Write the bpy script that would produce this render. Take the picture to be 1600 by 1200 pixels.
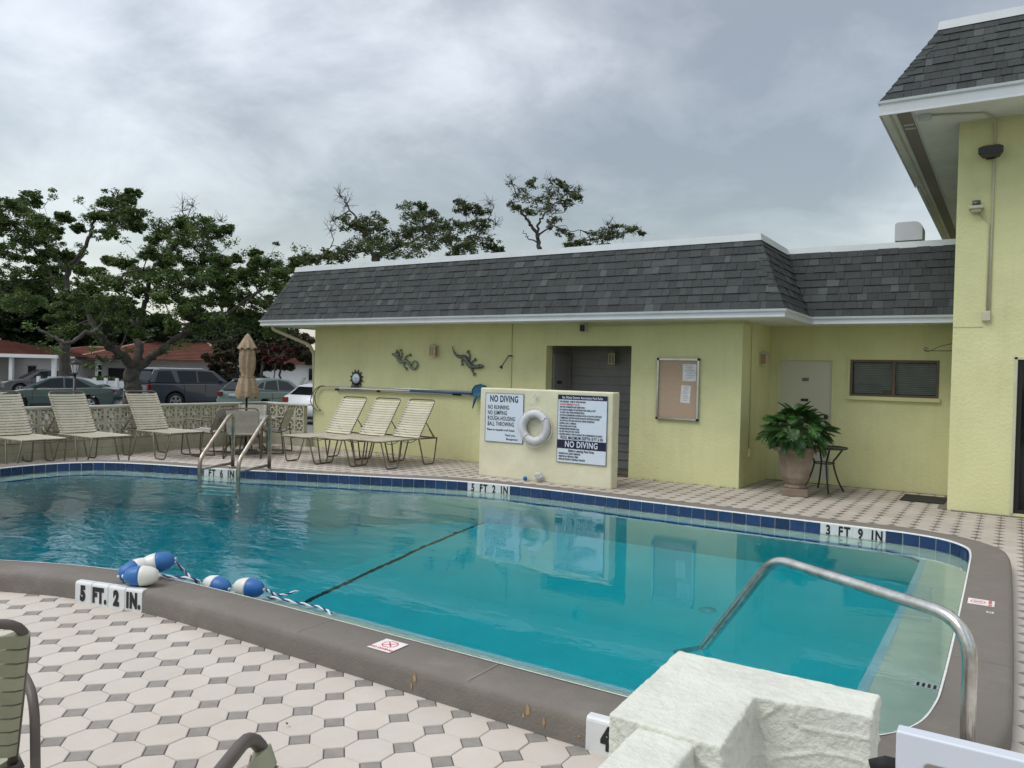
import bpy, bmesh, math, random
import numpy as np
from mathutils import Vector, Matrix
from mathutils.geometry import tessellate_polygon
R = math.radians
rng = np.random.RandomState(7); random.seed(7)
for o in list(bpy.data.objects): bpy.data.objects.remove(o)
SC = bpy.context.scene; COL = SC.collection

# ---------------------------------------------------------------- camera
H = 1.560086
CR = Vector((0.84193711, 0.53899678, 0.02498739)); CU = Vector((-0.0285059, -0.00181266, 0.99959198)); CF = Vector((-0.53882215, 0.84230587, -0.01383844))
F = 1226.405
cam_d = bpy.data.cameras.new('camera'); cam = bpy.data.objects.new('camera', cam_d); COL.objects.link(cam)
cam.matrix_world = Matrix(((CR.x, CU.x, -CF.x, 0), (CR.y, CU.y, -CF.y, 0), (CR.z, CU.z, -CF.z, H), (0, 0, 0, 1)))
cam_d.sensor_width = 36; cam_d.lens = F / 1600 * 36; cam_d.clip_start = .05; cam_d.clip_end = 3000
SC.camera = cam
SC.render.resolution_x = 1024; SC.render.resolution_y = 768
# ---------------------------------------------------------------- sky and sun
W = bpy.data.worlds.new('World'); SC.world = W; W.use_nodes = True
def build_world():
    nt = W.node_tree; n = nt.nodes; l = nt.links; n.clear()
    out = n.new('ShaderNodeOutputWorld')
    sky = n.new('ShaderNodeTexSky'); sky.sky_type = 'NISHITA'; sky.sun_disc = False; sky.sun_elevation = SUN_EL; sky.sun_rotation = SUN_ROT; sky.air_density = 1.5; sky.dust_density = .6
    b1 = n.new('ShaderNodeBackground'); b1.inputs[1].default_value = .05; l.new(sky.outputs[0], b1.inputs[0])
    tc = n.new('ShaderNodeTexCoord'); sep = n.new('ShaderNodeSeparateXYZ'); l.new(tc.outputs['Generated'], sep.inputs[0])
    # project the view direction on a cloud layer
    zm = n.new('ShaderNodeMath'); zm.operation = 'ADD'; zm.inputs[1].default_value = .38; l.new(sep.outputs[2], zm.inputs[0])
    zc = n.new('ShaderNodeMath'); zc.operation = 'MAXIMUM'; zc.inputs[1].default_value = .1; l.new(zm.outputs[0], zc.inputs[0])
    dv = n.new('ShaderNodeVectorMath'); dv.operation = 'DIVIDE'; l.new(tc.outputs['Generated'], dv.inputs[0])
    cb = n.new('ShaderNodeCombineXYZ'); 
    for i in range(3): l.new(zc.outputs[0], cb.inputs[i])
    l.new(cb.outputs[0], dv.inputs[1])
    def noise(scale, detail, rough, off, dist=.0):
        mp = n.new('ShaderNodeMapping'); mp.inputs['Location'].default_value = off; l.new(dv.outputs[0], mp.inputs[0])
        t = n.new('ShaderNodeTexNoise'); t.inputs['Scale'].default_value = scale; t.inputs['Detail'].default_value = detail; t.inputs['Roughness'].default_value = rough
        t.inputs['Distortion'].default_value = dist; l.new(mp.outputs[0], t.inputs['Vector']); return t.outputs['Fac']
    a = noise(.95, 3, .45, CLOUD_OFF, .35); b = noise(3.4, 7, .58, (4.2, 1.1, 0), .3)
    mx = n.new('ShaderNodeMix'); mx.data_type = 'FLOAT'; mx.inputs[0].default_value = .33; l.new(a, mx.inputs[2]); l.new(b, mx.inputs[3])
    ra = n.new('ShaderNodeValToRGB'); e = ra.color_ramp.elements
    e[0].position = .40; e[0].color = (.096, .092, .090, 1); e[1].position = .63; e[1].color = (.36, .358, .356, 1)
    m = e.new(.48); m.color = (.160, .155, .152, 1); m2 = e.new(.54); m2.color = (.243, .240, .240, 1)
    l.new(mx.outputs[0], ra.inputs[0])
    # overcast luminance law: (1 + 2 sin h) / 3, brighter to the zenith
    cl = n.new('ShaderNodeMath'); cl.operation = 'MAXIMUM'; cl.inputs[1].default_value = 0; l.new(sep.outputs[2], cl.inputs[0])
    lw = n.new('ShaderNodeMath'); lw.operation = 'MULTIPLY_ADD'; lw.inputs[1].default_value = 2.9; lw.inputs[2].default_value = .70; l.new(cl.outputs[0], lw.inputs[0])
    # haze brightening near the horizon
    b2 = n.new('ShaderNodeBackground'); l.new(ra.outputs[0], b2.inputs[0]); l.new(lw.outputs[0], b2.inputs[1])
    hz = n.new('ShaderNodeMapRange'); hz.inputs[1].default_value = 0; hz.inputs[2].default_value = .20; hz.inputs[3].default_value = .6; hz.inputs[4].default_value = 0; l.new(cl.outputs[0], hz.inputs[0])
    b3 = n.new('ShaderNodeBackground'); b3.inputs[0].default_value = (.43, .465, .51, 1); b3.inputs[1].default_value = .86
    ms = n.new('ShaderNodeMixShader'); l.new(hz.outputs[0], ms.inputs[0]); l.new(b2.outputs[0], ms.inputs[1]); l.new(b3.outputs[0], ms.inputs[2])
    ad = n.new('ShaderNodeAddShader'); l.new(b1.outputs[0], ad.inputs[0]); l.new(ms.outputs[0], ad.inputs[1])
    l.new(ad.outputs[0], out.inputs[0])
SUN_EL = R(56); SUN_AZ = R(215)      # azimuth measured clockwise from +Y
SUN_ROT = SUN_AZ; CLOUD_OFF = (-7.5, -2.2, 0)
build_world()
sd = bpy.data.lights.new('sun', 'SUN'); sd.energy = 1.5; sd.angle = R(35); sd.color = (1, .97, .92)
sun = bpy.data.objects.new('sun', sd); COL.objects.link(sun)
sdir = Vector((math.sin(SUN_AZ) * math.cos(SUN_EL), math.cos(SUN_AZ) * math.cos(SUN_EL), math.sin(SUN_EL)))
sun.rotation_euler = sdir.to_track_quat('Z', 'Y').to_euler(); sun.location = sdir * 30
SC.view_settings.view_transform = 'Standard'; SC.view_settings.look = 'None'; SC.view_settings.gamma = 1; SC.view_settings.use_curve_mapping = False
SC.view_settings.exposure = 0.38
SC.cycles.use_denoising = True; SC.cycles.caustics_refractive = True; SC.cycles.caustics_reflective = False
SC.cycles.max_bounces = 10; SC.cycles.transparent_max_bounces = 12; SC.cycles.transmission_bounces = 8; SC.cycles.sample_clamp_indirect = 6; SC.cycles.blur_glossy = .3

# ---------------------------------------------------------------- measuring helpers (pixels of the 1600 x 1200 photograph)
def ray(x, y): return CF * F + CR * (x - 800) + CU * (600 - y)
O = Vector((0, 0, H))
def az(x, y, z): d = ray(x, y); return O + d * ((z - H) / d.z)
def ay(x, y, Y): d = ray(x, y); return O + d * (Y / d.y)
def ax(x, y, X): d = ray(x, y); return O + d * (X / d.x)
def ad_(x, y, D): return O + ray(x, y) * (D / F)
def pr(p):
    d = Vector(p) - O; z = d.dot(CF)
    return (800 + F * d.dot(CR) / z, 600 - F * d.dot(CU) / z, z)

# ---------------------------------------------------------------- materials
def mat(name, c1, c2=None, rough=.8, scale=6, bump=0, bscale=None, metal=0, dirt=None, dirt_amt=0, dscale=1.3, tone=None, attr=False, spec=.5, coat=0, rnd=0, bdetail=6, streak=0, trans=0, coords='pos', sub=None, grime=False):
    m = bpy.data.materials.new(name); m.use_nodes = True; nt = m.node_tree; n = nt.nodes; l = nt.links
    p = n['Principled BSDF']; p.inputs['Roughness'].default_value = rough; p.inputs['Metallic'].default_value = metal; p.inputs['Specular IOR Level'].default_value = spec
    if coat: p.inputs['Coat Weight'].default_value = coat; p.inputs['Coat Roughness'].default_value = .05
    if coords == 'pos': g = n.new('ShaderNodeNewGeometry').outputs['Position']
    else: g = n.new('ShaderNodeTexCoord').outputs['Object']
    def noise(s, d=5, r=.55, vec=g):
        t = n.new('ShaderNodeTexNoise'); t.inputs['Scale'].default_value = s; t.inputs['Detail'].default_value = d; t.inputs['Roughness'].default_value = r; l.new(vec, t.inputs['Vector']); return t.outputs['Fac']
    def mix(f, a, b, mode='MIX'):
        x = n.new('ShaderNodeMix'); x.data_type = 'RGBA'; x.blend_type = mode
        for s, v in ((0, f), (6, a), (7, b)):
            if hasattr(v, 'links'): l.new(v, x.inputs[s])
            elif s == 0: x.inputs[0].default_value = v
            else: x.inputs[s].default_value = (*v, 1)
        return x.outputs[2]
    def rampf(v, a, b, lo=0, hi=1):
        x = n.new('ShaderNodeMapRange'); x.inputs[1].default_value = a; x.inputs[2].default_value = b; x.inputs[3].default_value = lo; x.inputs[4].default_value = hi; l.new(v, x.inputs[0]); return x.outputs[0]
    c2 = c2 or tuple(v * .85 for v in c1)
    col = mix(rampf(noise(scale), .35, .65), c1, c2)
    if attr:      # the piece's own tone
        at = n.new('ShaderNodeAttribute'); at.attribute_name = 'tone'
        col = mix(1.0, col, mixval(n, l, at.outputs['Fac']), 'MULTIPLY')
    if rnd:
        oi = n.new('ShaderNodeObjectInfo'); col = mix(1.0, col, mixval(n, l, rampf(oi.outputs['Random'], 0, 1, 1 - rnd, 1 + rnd)), 'MULTIPLY')
    if dirt:
        col = mix(rampf(noise(dscale, 7, .68), .46, .70, 0, dirt_amt), col, dirt)
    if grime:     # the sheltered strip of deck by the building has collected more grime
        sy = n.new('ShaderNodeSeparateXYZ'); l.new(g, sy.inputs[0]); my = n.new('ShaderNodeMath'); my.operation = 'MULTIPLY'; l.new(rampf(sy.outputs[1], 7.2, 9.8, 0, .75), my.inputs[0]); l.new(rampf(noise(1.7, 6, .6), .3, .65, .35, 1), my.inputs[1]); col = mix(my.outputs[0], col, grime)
    if streak:
        mp = n.new('ShaderNodeMapping'); mp.inputs['Scale'].default_value = (9, 9, .7); l.new(g, mp.inputs[0])
        col = mix(rampf(noise(1, 5, .6, mp.outputs[0]), .5, .75, 0, streak), col, dirt or c2)
    l.new(col, p.inputs['Base Color'])
    if bump:
        b = n.new('ShaderNodeBump'); b.inputs['Strength'].default_value = bump; b.inputs['Distance'].default_value = .02
        l.new(noise(bscale or 30, bdetail, .6), b.inputs['Height']); l.new(b.outputs[0], p.inputs['Normal'])
    return m
def mixval(n, l, v):
    c = n.new('ShaderNodeCombineXYZ')
    for i in range(3): l.new(v, c.inputs[i])
    return c.outputs[0]
M = {}
M['wall'] = mat('yellow_stucco', (.675, .675, .375), (.63, .635, .34), .9, 1.4, .35, 26, dirt=(.40, .41, .24), dirt_amt=.26, dscale=1.3, streak=.15)
M['signwall'] = mat('cream_stucco', (.68, .67, .50), (.62, .60, .43), .85, 2.2, .2, 20, dirt=(.50, .47, .33), dirt_amt=.30, dscale=2.4)
M['whitestucco'] = mat('white_painted_stucco', (.69, .705, .625), (.63, .645, .57), .8, 5, .7, 30, dirt=(.42, .42, .33), dirt_amt=.25, dscale=5)
M['white'] = mat('white_paint', (.74, .75, .76), (.70, .71, .72), .45, 8)
M['fascia'] = mat('white_aluminium', (.58, .62, .65), (.54, .58, .61), .4, 3, dirt=(.42, .43, .42), dirt_amt=.3, streak=.12)
M['soffit'] = mat('soffit_paint', (.80, .81, .78), (.74, .75, .72), .8, 3, dirt=(.42, .43, .38), dirt_amt=.3)
M['vent'] = mat('soffit_vent', (.28, .25, .20), (.20, .18, .15), .8, 60)
M['shingle'] = mat('asphalt_shingle', (.080, .088, .089), (.056, .062, .063), .95, 70, .6, 260, attr=True, spec=.2)
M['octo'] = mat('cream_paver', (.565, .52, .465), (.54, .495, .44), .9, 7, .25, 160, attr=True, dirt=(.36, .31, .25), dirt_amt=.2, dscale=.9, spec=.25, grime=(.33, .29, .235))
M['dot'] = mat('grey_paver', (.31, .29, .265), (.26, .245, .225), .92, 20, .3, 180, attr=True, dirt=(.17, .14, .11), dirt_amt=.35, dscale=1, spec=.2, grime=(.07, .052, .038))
M['joint'] = mat('joint_sand', (.16, .135, .11), (.09, .078, .065), .95, 9)
M['coping'] = mat('grey_coping_paint', (.178, .160, .140), (.155, .140, .122), .8, 3.5, .3, 70, dirt=(.26, .235, .205), dirt_amt=.5, dscale=3.5, spec=.3)
M['stain'] = mat('chipped_paint', (.42, .27, .12), (.30, .20, .10), .9, 40)
M['stain2'] = mat('dry_leaf', (.10, .05, .025), (.05, .03, .018), .9, 40)
M['plaster'] = mat('pool_plaster', (.36, .70, .695), (.32, .66, .655), .8, 2)
M['ledge'] = mat('ledge_plaster', (.50, .58, .48), (.43, .52, .43), .8, 5, dirt=(.36, .44, .36), dirt_amt=.4, dscale=3)
M['grout'] = mat('white_grout', (.72, .73, .70), (.60, .60, .56), .8, 30)
M['tile'] = mat('blue_tile', (.010, .034, .105), (.014, .045, .135), .2, 5, attr=False, rnd=.25, spec=.5)
M['trim'] = mat('pale_blue_trim', (.32, .54, .60), (.28, .48, .54), .4, 9)
M['bluetrim'] = mat('blue_trim', (.015, .08, .26), (.02, .10, .30), .25, 6)
M['wtile'] = mat('white_tile', (.66, .68, .68), (.62, .64, .65), .25, 9)
M['black'] = mat('black_ink', (.012, .012, .014), None, .4)
M['navy'] = mat('navy_ink', (.008, .008, .045), None, .4)
M['signwhite'] = mat('sign_white', (.62, .70, .80), (.60, .68, .78), .35, 4)
M['red'] = mat('red_ink', (.62, .10, .12), None, .5)
M['pinkish'] = mat('sticker_white', (.78, .74, .73), None, .5)
M['steel'] = mat('stainless_steel', (.74, .74, .72), (.55, .55, .52), .25, 14, metal=1, dirt=(.30, .26, .20), dirt_amt=.5, dscale=8)
M['oldsteel'] = mat('weathered_steel', (.50, .46, .39), (.34, .30, .25), .33, 14, metal=1, dirt=(.24, .18, .13), dirt_amt=.6, dscale=6)
M['frame'] = mat('bronze_tube', (.145, .115, .083), (.11, .088, .065), .45, 12, spec=.5)
M['nearframe'] = mat('taupe_tube', (.12, .098, .085), (.095, .08, .07), .5, 18, spec=.5)
M['strap'] = mat('vinyl_strap', (.51, .485, .375), (.46, .435, .335), .5, 9, rnd=.08, dirt=(.30, .29, .20), dirt_amt=.3, dscale=6)
M['strapn'] = mat('sage_vinyl_strap', (.33, .335, .235), (.29, .295, .20), .45, 9, rnd=.06, dirt=(.22, .22, .15), dirt_amt=.3, dscale=6)
M['strapg'] = mat('grey_vinyl_strap', (.40, .385, .34), (.35, .34, .30), .5, 9, rnd=.08, dirt=(.24, .23, .19), dirt_amt=.3, dscale=6)
M['block'] = mat('painted_screen_block', (.50, .49, .385), (.44, .43, .33), .9, 4, .3, 60, dirt=(.33, .31, .23), dirt_amt=.5, dscale=2)
M['blockbase'] = mat('painted_block_wall', (.42, .42, .31), (.36, .36, .27), .9, 3, .4, 30, dirt=(.28, .27, .19), dirt_amt=.5, dscale=2)
M['cap'] = mat('wall_cap', (.66, .66, .58), None, .8, 5, .2, 40)
M['canvas'] = mat('tan_canvas', (.40, .30, .20), (.27, .20, .13), .9, 24, .4, 60)
M['glass'] = mat('dark_glass', (.012, .015, .017), None, .05, 3, spec=.35)
M['brownframe'] = mat('brown_aluminium', (.11, .075, .045), None, .45, 6)
M['blind'] = mat('blind_slat', (.66, .66, .62), None, .6, 6)
M['door'] = mat('grey_door_paint', (.55, .54, .44), (.52, .51, .415), .6, 2)
M['siding'] = mat('grey_siding', (.25, .255, .255), (.21, .216, .218), .7, 3, dirt=(.15, .15, .15), dirt_amt=.3)
M['bronze'] = mat('dark_bronze', (.045, .035, .028), None, .5, 20)
M['lamp_panel'] = mat('amber_glass', (.42, .26, .15), None, .3, 6)
M['creampaint'] = mat('cream_paint', (.55, .54, .40), None, .5, 6)
M['lizgrey'] = mat('weathered_metal', (.20, .22, .20), (.10, .11, .10), .45, 40, .4, 60, metal=.6)
M['lizgreen'] = mat('verdigris_metal', (.30, .33, .27), (.12, .14, .12), .45, 30, .4, 60, metal=.4)
M['alu'] = mat('aluminium_tube', (.62, .62, .60), None, .35, 10, metal=.8)
M['bluepole'] = mat('blue_pole', (.02, .11, .22), None, .35, 8)
M['netblue'] = mat('blue_net', (.03, .12, .22), (.05, .17, .28), .8, 60)
M['cork'] = mat('cork', (.48, .36, .26), (.43, .32, .23), .9, 40, dirt=(.42, .28, .20), dirt_amt=.4)
M['paper'] = mat('paper', (.72, .72, .75), None, .8, 10)
M['terra'] = mat('weathered_terracotta', (.25, .19, .14), (.17, .13, .095), .9, 5, .3, 60, dirt=(.34, .29, .23), dirt_amt=.6, dscale=4)
M['soil'] = mat('soil', (.03, .022, .015), None, 1, 30)
M['irongreen'] = mat('dark_green_iron', (.03, .042, .036), None, .5, 20)
M['leafp'] = mat('philodendron_leaf', (.022, .075, .014), (.045, .13, .022), .4, 7, rnd=.35, spec=.5)
M['stemp'] = mat('green_stem', (.10, .16, .05), None, .6, 8)
M['rubber'] = mat('black_rubber', (.012, .012, .013), (.02, .02, .02), .9, 50)
M['fbluef'] = mat('float_blue', (.02, .12, .37), (.03, .14, .36), .42, 6, spec=.4)
M['fwhite'] = mat('float_white', (.70, .70, .64), (.62, .62, .56), .35, 10, spec=.5)
M['ropew'] = mat('white_rope', (.70, .71, .72), None, .8, 40)
M['ropeb'] = mat('navy_rope', (.03, .04, .16), None, .8, 40)
M['vinyl'] = mat('white_vinyl', (.60, .64, .71), (.58, .62, .69), .3, 4)
M['ring'] = mat('ring_foam', (.60, .61, .63), (.54, .55, .57), .7, 8, dirt=(.45, .45, .46), dirt_amt=.4, dscale=12)
M['asphalt'] = mat('asphalt', (.20, .205, .21), (.16, .165, .17), .9, .6, .2, 20, dirt=(.13, .13, .13), dirt_amt=.4, dscale=.3)
M['ground'] = mat('lawn_ground', (.07, .09, .035), (.10, .095, .05), 1, .4)
M['housewall'] = mat('house_wall', (.76, .76, .76), (.70, .70, .70), .9, .6)
M['housegrey'] = mat('house_wall_grey', (.46, .45, .45), (.42, .41, .41), .9, .6)
M['rooftile'] = mat('terracotta_tile', (.24, .095, .068), (.16, .07, .052), .85, 1.2, rnd=.25, dirt=(.10, .055, .045), dirt_amt=.5, dscale=.8)
M['ridge'] = mat('ridge_tile', (.42, .30, .24), (.30, .18, .14), .85, 2)
M['tyre'] = mat('tyre', (.015, .015, .016), None, .85, 20)
M['rim'] = mat('alloy_rim', (.50, .51, .53), None, .3, 5, metal=.8)
M['bark'] = mat('bark', (.075, .068, .058), (.042, .038, .033), .95, 5, 1, 14, dirt=(.17, .16, .14), dirt_amt=.5, dscale=2)
M['taillight'] = mat('tail_lamp', (.22, .010, .010), (.12, .006, .006), .2, 6)
M['headlight'] = mat('head_lamp', (.55, .53, .42), None, .1, 6)
M['chrome'] = mat('chrome', (.55, .56, .58), None, .15, 3, metal=1)
def paint(name, c): return mat(name, c, tuple(v * .9 for v in c), .32, 2, coat=.6, spec=.5)
M['p_green'] = paint('sedan_green_paint', (.035, .075, .072)); M['p_navy'] = paint('suv_slate_paint', (.035, .043, .065)); M['p_sage'] = paint('sage_paint', (.13, .205, .175)); M['p_white'] = paint('white_car_paint', (.72, .74, .78)); M['p_grey'] = paint('grey_car_paint', (.12, .12, .13))
def leaf_mat(name, a, b):
    m = bpy.data.materials.new(name); m.use_nodes = True; nt = m.node_tree; n = nt.nodes; l = nt.links; p = n['Principled BSDF']
    at = n.new('ShaderNodeAttribute'); at.attribute_name = 'tone'; x = n.new('ShaderNodeMix'); x.data_type = 'RGBA'; x.inputs[6].default_value = (*a, 1); x.inputs[7].default_value = (*b, 1)
    l.new(at.outputs['Fac'], x.inputs[0]); l.new(x.outputs[2], p.inputs['Base Color']); p.inputs['Roughness'].default_value = .6; p.inputs['Specular IOR Level'].default_value = .3
    t = n.new('ShaderNodeBsdfTranslucent'); l.new(x.outputs[2], t.inputs[0]); ms = n.new('ShaderNodeMixShader'); ms.inputs[0].default_value = .2
    l.new(p.outputs[0], ms.inputs[1]); l.new(t.outputs[0], ms.inputs[2]); l.new(ms.outputs[0], n['Material Output'].inputs[0]); return m
M['leaf'] = leaf_mat('oak_leaves', (.030, .060, .016), (.15, .225, .062))
M['leafdark'] = leaf_mat('dark_leaves', (.010, .022, .009), (.035, .065, .02))
M['leafolive'] = leaf_mat('olive_leaves', (.032, .055, .02), (.145, .18, .065))
M['leafbrown'] = leaf_mat('brown_fronds', (.025, .030, .014), (.10, .075, .045))
M['leafred'] = leaf_mat('red_leaves', (.05, .012, .012), (.15, .04, .035))
M['leafbright'] = leaf_mat('bright_leaves', (.035, .07, .018), (.10, .17, .04))
def water_mat():
    m = bpy.data.materials.new('pool_water'); m.use_nodes = True; nt = m.node_tree; n = nt.nodes; l = nt.links; n.remove(n['Principled BSDF'])
    g = n.new('ShaderNodeBsdfGlass'); g.inputs['IOR'].default_value = 1.33; g.inputs['Roughness'].default_value = 0; g.inputs['Color'].default_value = (1, 1, 1, 1)
    pos = n.new('ShaderNodeNewGeometry').outputs['Position']
    mp = n.new('ShaderNodeMapping'); mp.inputs['Rotation'].default_value = (0, 0, R(32)); mp.inputs['Scale'].default_value = (1, 1.9, 1); l.new(pos, mp.inputs[0])
    def noise(s, d, r):
        t = n.new('ShaderNodeTexNoise'); t.inputs['Scale'].default_value = s; t.inputs['Detail'].default_value = d; t.inputs['Roughness'].default_value = r; t.inputs['Distortion'].default_value = .6; l.new(mp.outputs[0], t.inputs['Vector']); return t.outputs['Fac']
    # the breeze ruffles the deep left end more than the sheltered right end
    sx = n.new('ShaderNodeSeparateXYZ'); l.new(pos, sx.inputs[0]); mr = n.new('ShaderNodeMapRange'); mr.inputs[1].default_value = -7.5; mr.inputs[2].default_value = -3.5; mr.inputs[3].default_value = 1; mr.inputs[4].default_value = .10; l.new(sx.outputs[0], mr.inputs[0])
    a = n.new('ShaderNodeMath'); a.operation = 'MULTIPLY'; a.inputs[1].default_value = .032; l.new(noise(1.7, 1, .4), a.inputs[0])
    b = n.new('ShaderNodeMath'); b.operation = 'MULTIPLY_ADD'; b.inputs[1].default_value = .010; l.new(noise(6.5, 2, .5), b.inputs[0]); l.new(a.outputs[0], b.inputs[2])
    c = n.new('ShaderNodeMath'); c.operation = 'MULTIPLY'; l.new(b.outputs[0], c.inputs[0]); l.new(mr.outputs[0], c.inputs[1])
    bp = n.new('ShaderNodeBump'); bp.inputs['Distance'].default_value = 1; bp.inputs['Strength'].default_value = WAVE; l.new(c.outputs[0], bp.inputs['Height']); l.new(bp.outputs[0], g.inputs['Normal'])
    o = n['Material Output']; l.new(g.outputs[0], o.inputs[0])
    v = n.new('ShaderNodeVolumeAbsorption'); v.inputs['Color'].default_value = (.03, .85, .89, 1); v.inputs['Density'].default_value = WDENS; l.new(v.outputs[0], o.inputs['Volume'])
    return m
WAVE = .46; WDENS = 1.05
M['water'] = water_mat()

# ---------------------------------------------------------------- mesh helpers
class MB:
    def __init__(s): s.v = []; s.f = []; s.t = []; s.sm = []
    def add(s, vs, fs, tone=1.0, smooth=False):
        k = len(s.v); s.v += [tuple(v) for v in vs]; s.f += [tuple(i + k for i in f) for f in fs]; s.t += [tone] * len(vs); s.sm += [smooth] * len(fs); return s
    def box(s, x0, x1, y0, y1, z0, z1, tone=1.0):
        return s.add([(x, y, z) for z in (z0, z1) for y in (y0, y1) for x in (x0, x1)], [(0, 2, 3, 1), (4, 5, 7, 6), (0, 1, 5, 4), (2, 6, 7, 3), (0, 4, 6, 2), (1, 3, 7, 5)], tone)
    def obox(s, c, ex, ey, ez, tone=1.0):    # centre and three half-extent vectors
        c = Vector(c); ex = Vector(ex); ey = Vector(ey); ez = Vector(ez)
        return s.add([c + ex * i + ey * j + ez * k for k in (-1, 1) for j in (-1, 1) for i in (-1, 1)], [(0, 2, 3, 1), (4, 5, 7, 6), (0, 1, 5, 4), (2, 6, 7, 3), (0, 4, 6, 2), (1, 3, 7, 5)], tone)
    def tube(s, pts, r, n=8, caps=True, smooth=True, squash=None):
        pts = [Vector(p) for p in pts]; rs = r if hasattr(r, '__len__') else [r] * len(pts)
        d0 = (pts[1] - pts[0]).normalized(); up = Vector((0, 0, 1)) if abs(d0.z) < .9 else Vector((1, 0, 0)); a = d0.cross(up).normalized(); vs = []; k = len(pts)
        for i, p in enumerate(pts):
            d = ((pts[min(i + 1, k - 1)] - p).normalized() + (p - pts[max(i - 1, 0)]).normalized())
            d = d.normalized() if d.length > 1e-6 else d0
            a = (a - d * a.dot(d)); a = a.normalized() if a.length > 1e-6 else d.orthogonal().normalized(); b = d.cross(a)
            for j in range(n): t = 2 * math.pi * j / n; vs.append(p + (a * math.cos(t) + b * math.sin(t)) * rs[i])
        fs = [(i * n + j, i * n + (j + 1) % n, (i + 1) * n + (j + 1) % n, (i + 1) * n + j) for i in range(k - 1) for j in range(n)]
        if caps: fs += [tuple(range(n - 1, -1, -1)), tuple((k - 1) * n + j for j in range(n))]
        return s.add(vs, fs, smooth=smooth)
    def cyl(s, c, r, z0, z1, n=16, r2=None, smooth=True): return s.lathe([(r, z0), (r2 if r2 is not None else r, z1)], c, n, smooth)
    def lathe(s, prof, c=(0, 0), n=20, smooth=True, sides=None, rot=0):
        vs = [(c[0] + r * math.cos(2 * math.pi * j / n + rot), c[1] + r * math.sin(2 * math.pi * j / n + rot), z) for r, z in prof for j in range(n)]; k = len(prof)
        fs = [(i * n + j, i * n + (j + 1) % n, (i + 1) * n + (j + 1) % n, (i + 1) * n + j) for i in range(k - 1) for j in range(n)] + [tuple(range(n - 1, -1, -1)), tuple((k - 1) * n + j for j in range(n))]
        return s.add(vs, fs, smooth=smooth)
    def prism(s, poly, frame, t0, t1, tone=1.0):   # poly in (u,v); frame = origin, U, V, W
        o, U, V, Wd = [Vector(x) for x in frame]; n = len(poly)
        vs = [o + U * u + V * v + Wd * t for t in (t0, t1) for u, v in poly]
        tri = tessellate_polygon([[Vector((u, v, 0)) for u, v in poly]])
        fs = [tuple(reversed(t)) for t in tri] + [tuple(i + n for i in t) for t in tri] + [(i, (i + 1) % n, (i + 1) % n + n, i + n) for i in range(n)]
        return s.add(vs, fs, tone)
    def mesh(s, name, material):
        me = bpy.data.meshes.new(name); me.from_pydata(s.v, [], s.f)
        a = me.attributes.new('tone', 'FLOAT', 'POINT'); a.data.foreach_set('value', s.t)
        if any(s.sm): me.polygons.foreach_set('use_smooth', s.sm)
        if material: me.materials.append(material if not isinstance(material, str) else M[material])
        me.update(); return me
    def build(s, name, material, parent=None, fix=True, loc=None):
        me = s.mesh(name, material)
        if fix:
            b = bmesh.new(); b.from_mesh(me); bmesh.ops.recalc_face_normals(b, faces=b.faces); b.to_mesh(me); b.free()
        return link(name, me, parent, loc)
def link(name, me, parent=None, loc=None, rot=None):
    o = bpy.data.objects.new(name, me); COL.objects.link(o); 
    if parent: o.parent = parent
    if loc is not None: o.location = loc
    if rot is not None: o.rotation_euler = rot
    return o
def thing(name, label, cat, loc=(0, 0, 0), rz=0, group=None):
    o = link(name, None, None, loc, (0, 0, rz)); o.empty_display_size = .1; o['label'] = label; o['category'] = cat
    if group: o['group'] = group
    return o
def tag(o, label, cat, group=None):
    o['label'] = label; o['category'] = cat
    if group: o['group'] = group
    return o
def struct(o, label=None):
    o['kind'] = 'structure'
    if label: o['label'] = label
    return o
def bevel(o, w, seg=2):
    m = o.modifiers.new('bevel', 'BEVEL'); m.width = w; m.segments = seg; m.limit_method = 'ANGLE'; m.angle_limit = R(35); return o
def copy_tree(o, parent=None):
    c = o.copy(); COL.objects.link(c); c.parent = parent
    for ch in list(o.children): copy_tree(ch, c)
    return c
def fillet(pts, r, n=5):
    pts = [Vector(p) for p in pts]; out = [pts[0]]
    rs = r if hasattr(r, '__len__') else [r] * (len(pts) - 2)
    for i in range(1, len(pts) - 1):
        p = pts[i]; a = pts[i - 1] - p; b = pts[i + 1] - p; q = min(rs[i - 1], a.length * .49, b.length * .49); A = p + a.normalized() * q; B = p + b.normalized() * q
        for k in range(n + 1): t = k / n; out.append(A * (1 - t) ** 2 + p * 2 * t * (1 - t) + B * t * t)
    return out + [pts[-1]]
def catmull(P, closed=True, k=8):
    P = [Vector((*p, 0)) if len(p) == 2 else Vector(p) for p in P]; n = len(P); out = []
    for i in range(n if closed else n - 1):
        g = lambda j: P[j % n] if closed else P[max(0, min(n - 1, j))]
        a, b, c, d = g(i - 1), g(i), g(i + 1), g(i + 2)
        for q in range(k): t = q / k; out.append(.5 * ((2 * b) + (c - a) * t + (2 * a - 5 * b + 4 * c - d) * t * t + (3 * b - a - 3 * c + d) * t ** 3))
    if not closed: out.append(P[-1])
    return out
_tc = {}
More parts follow.
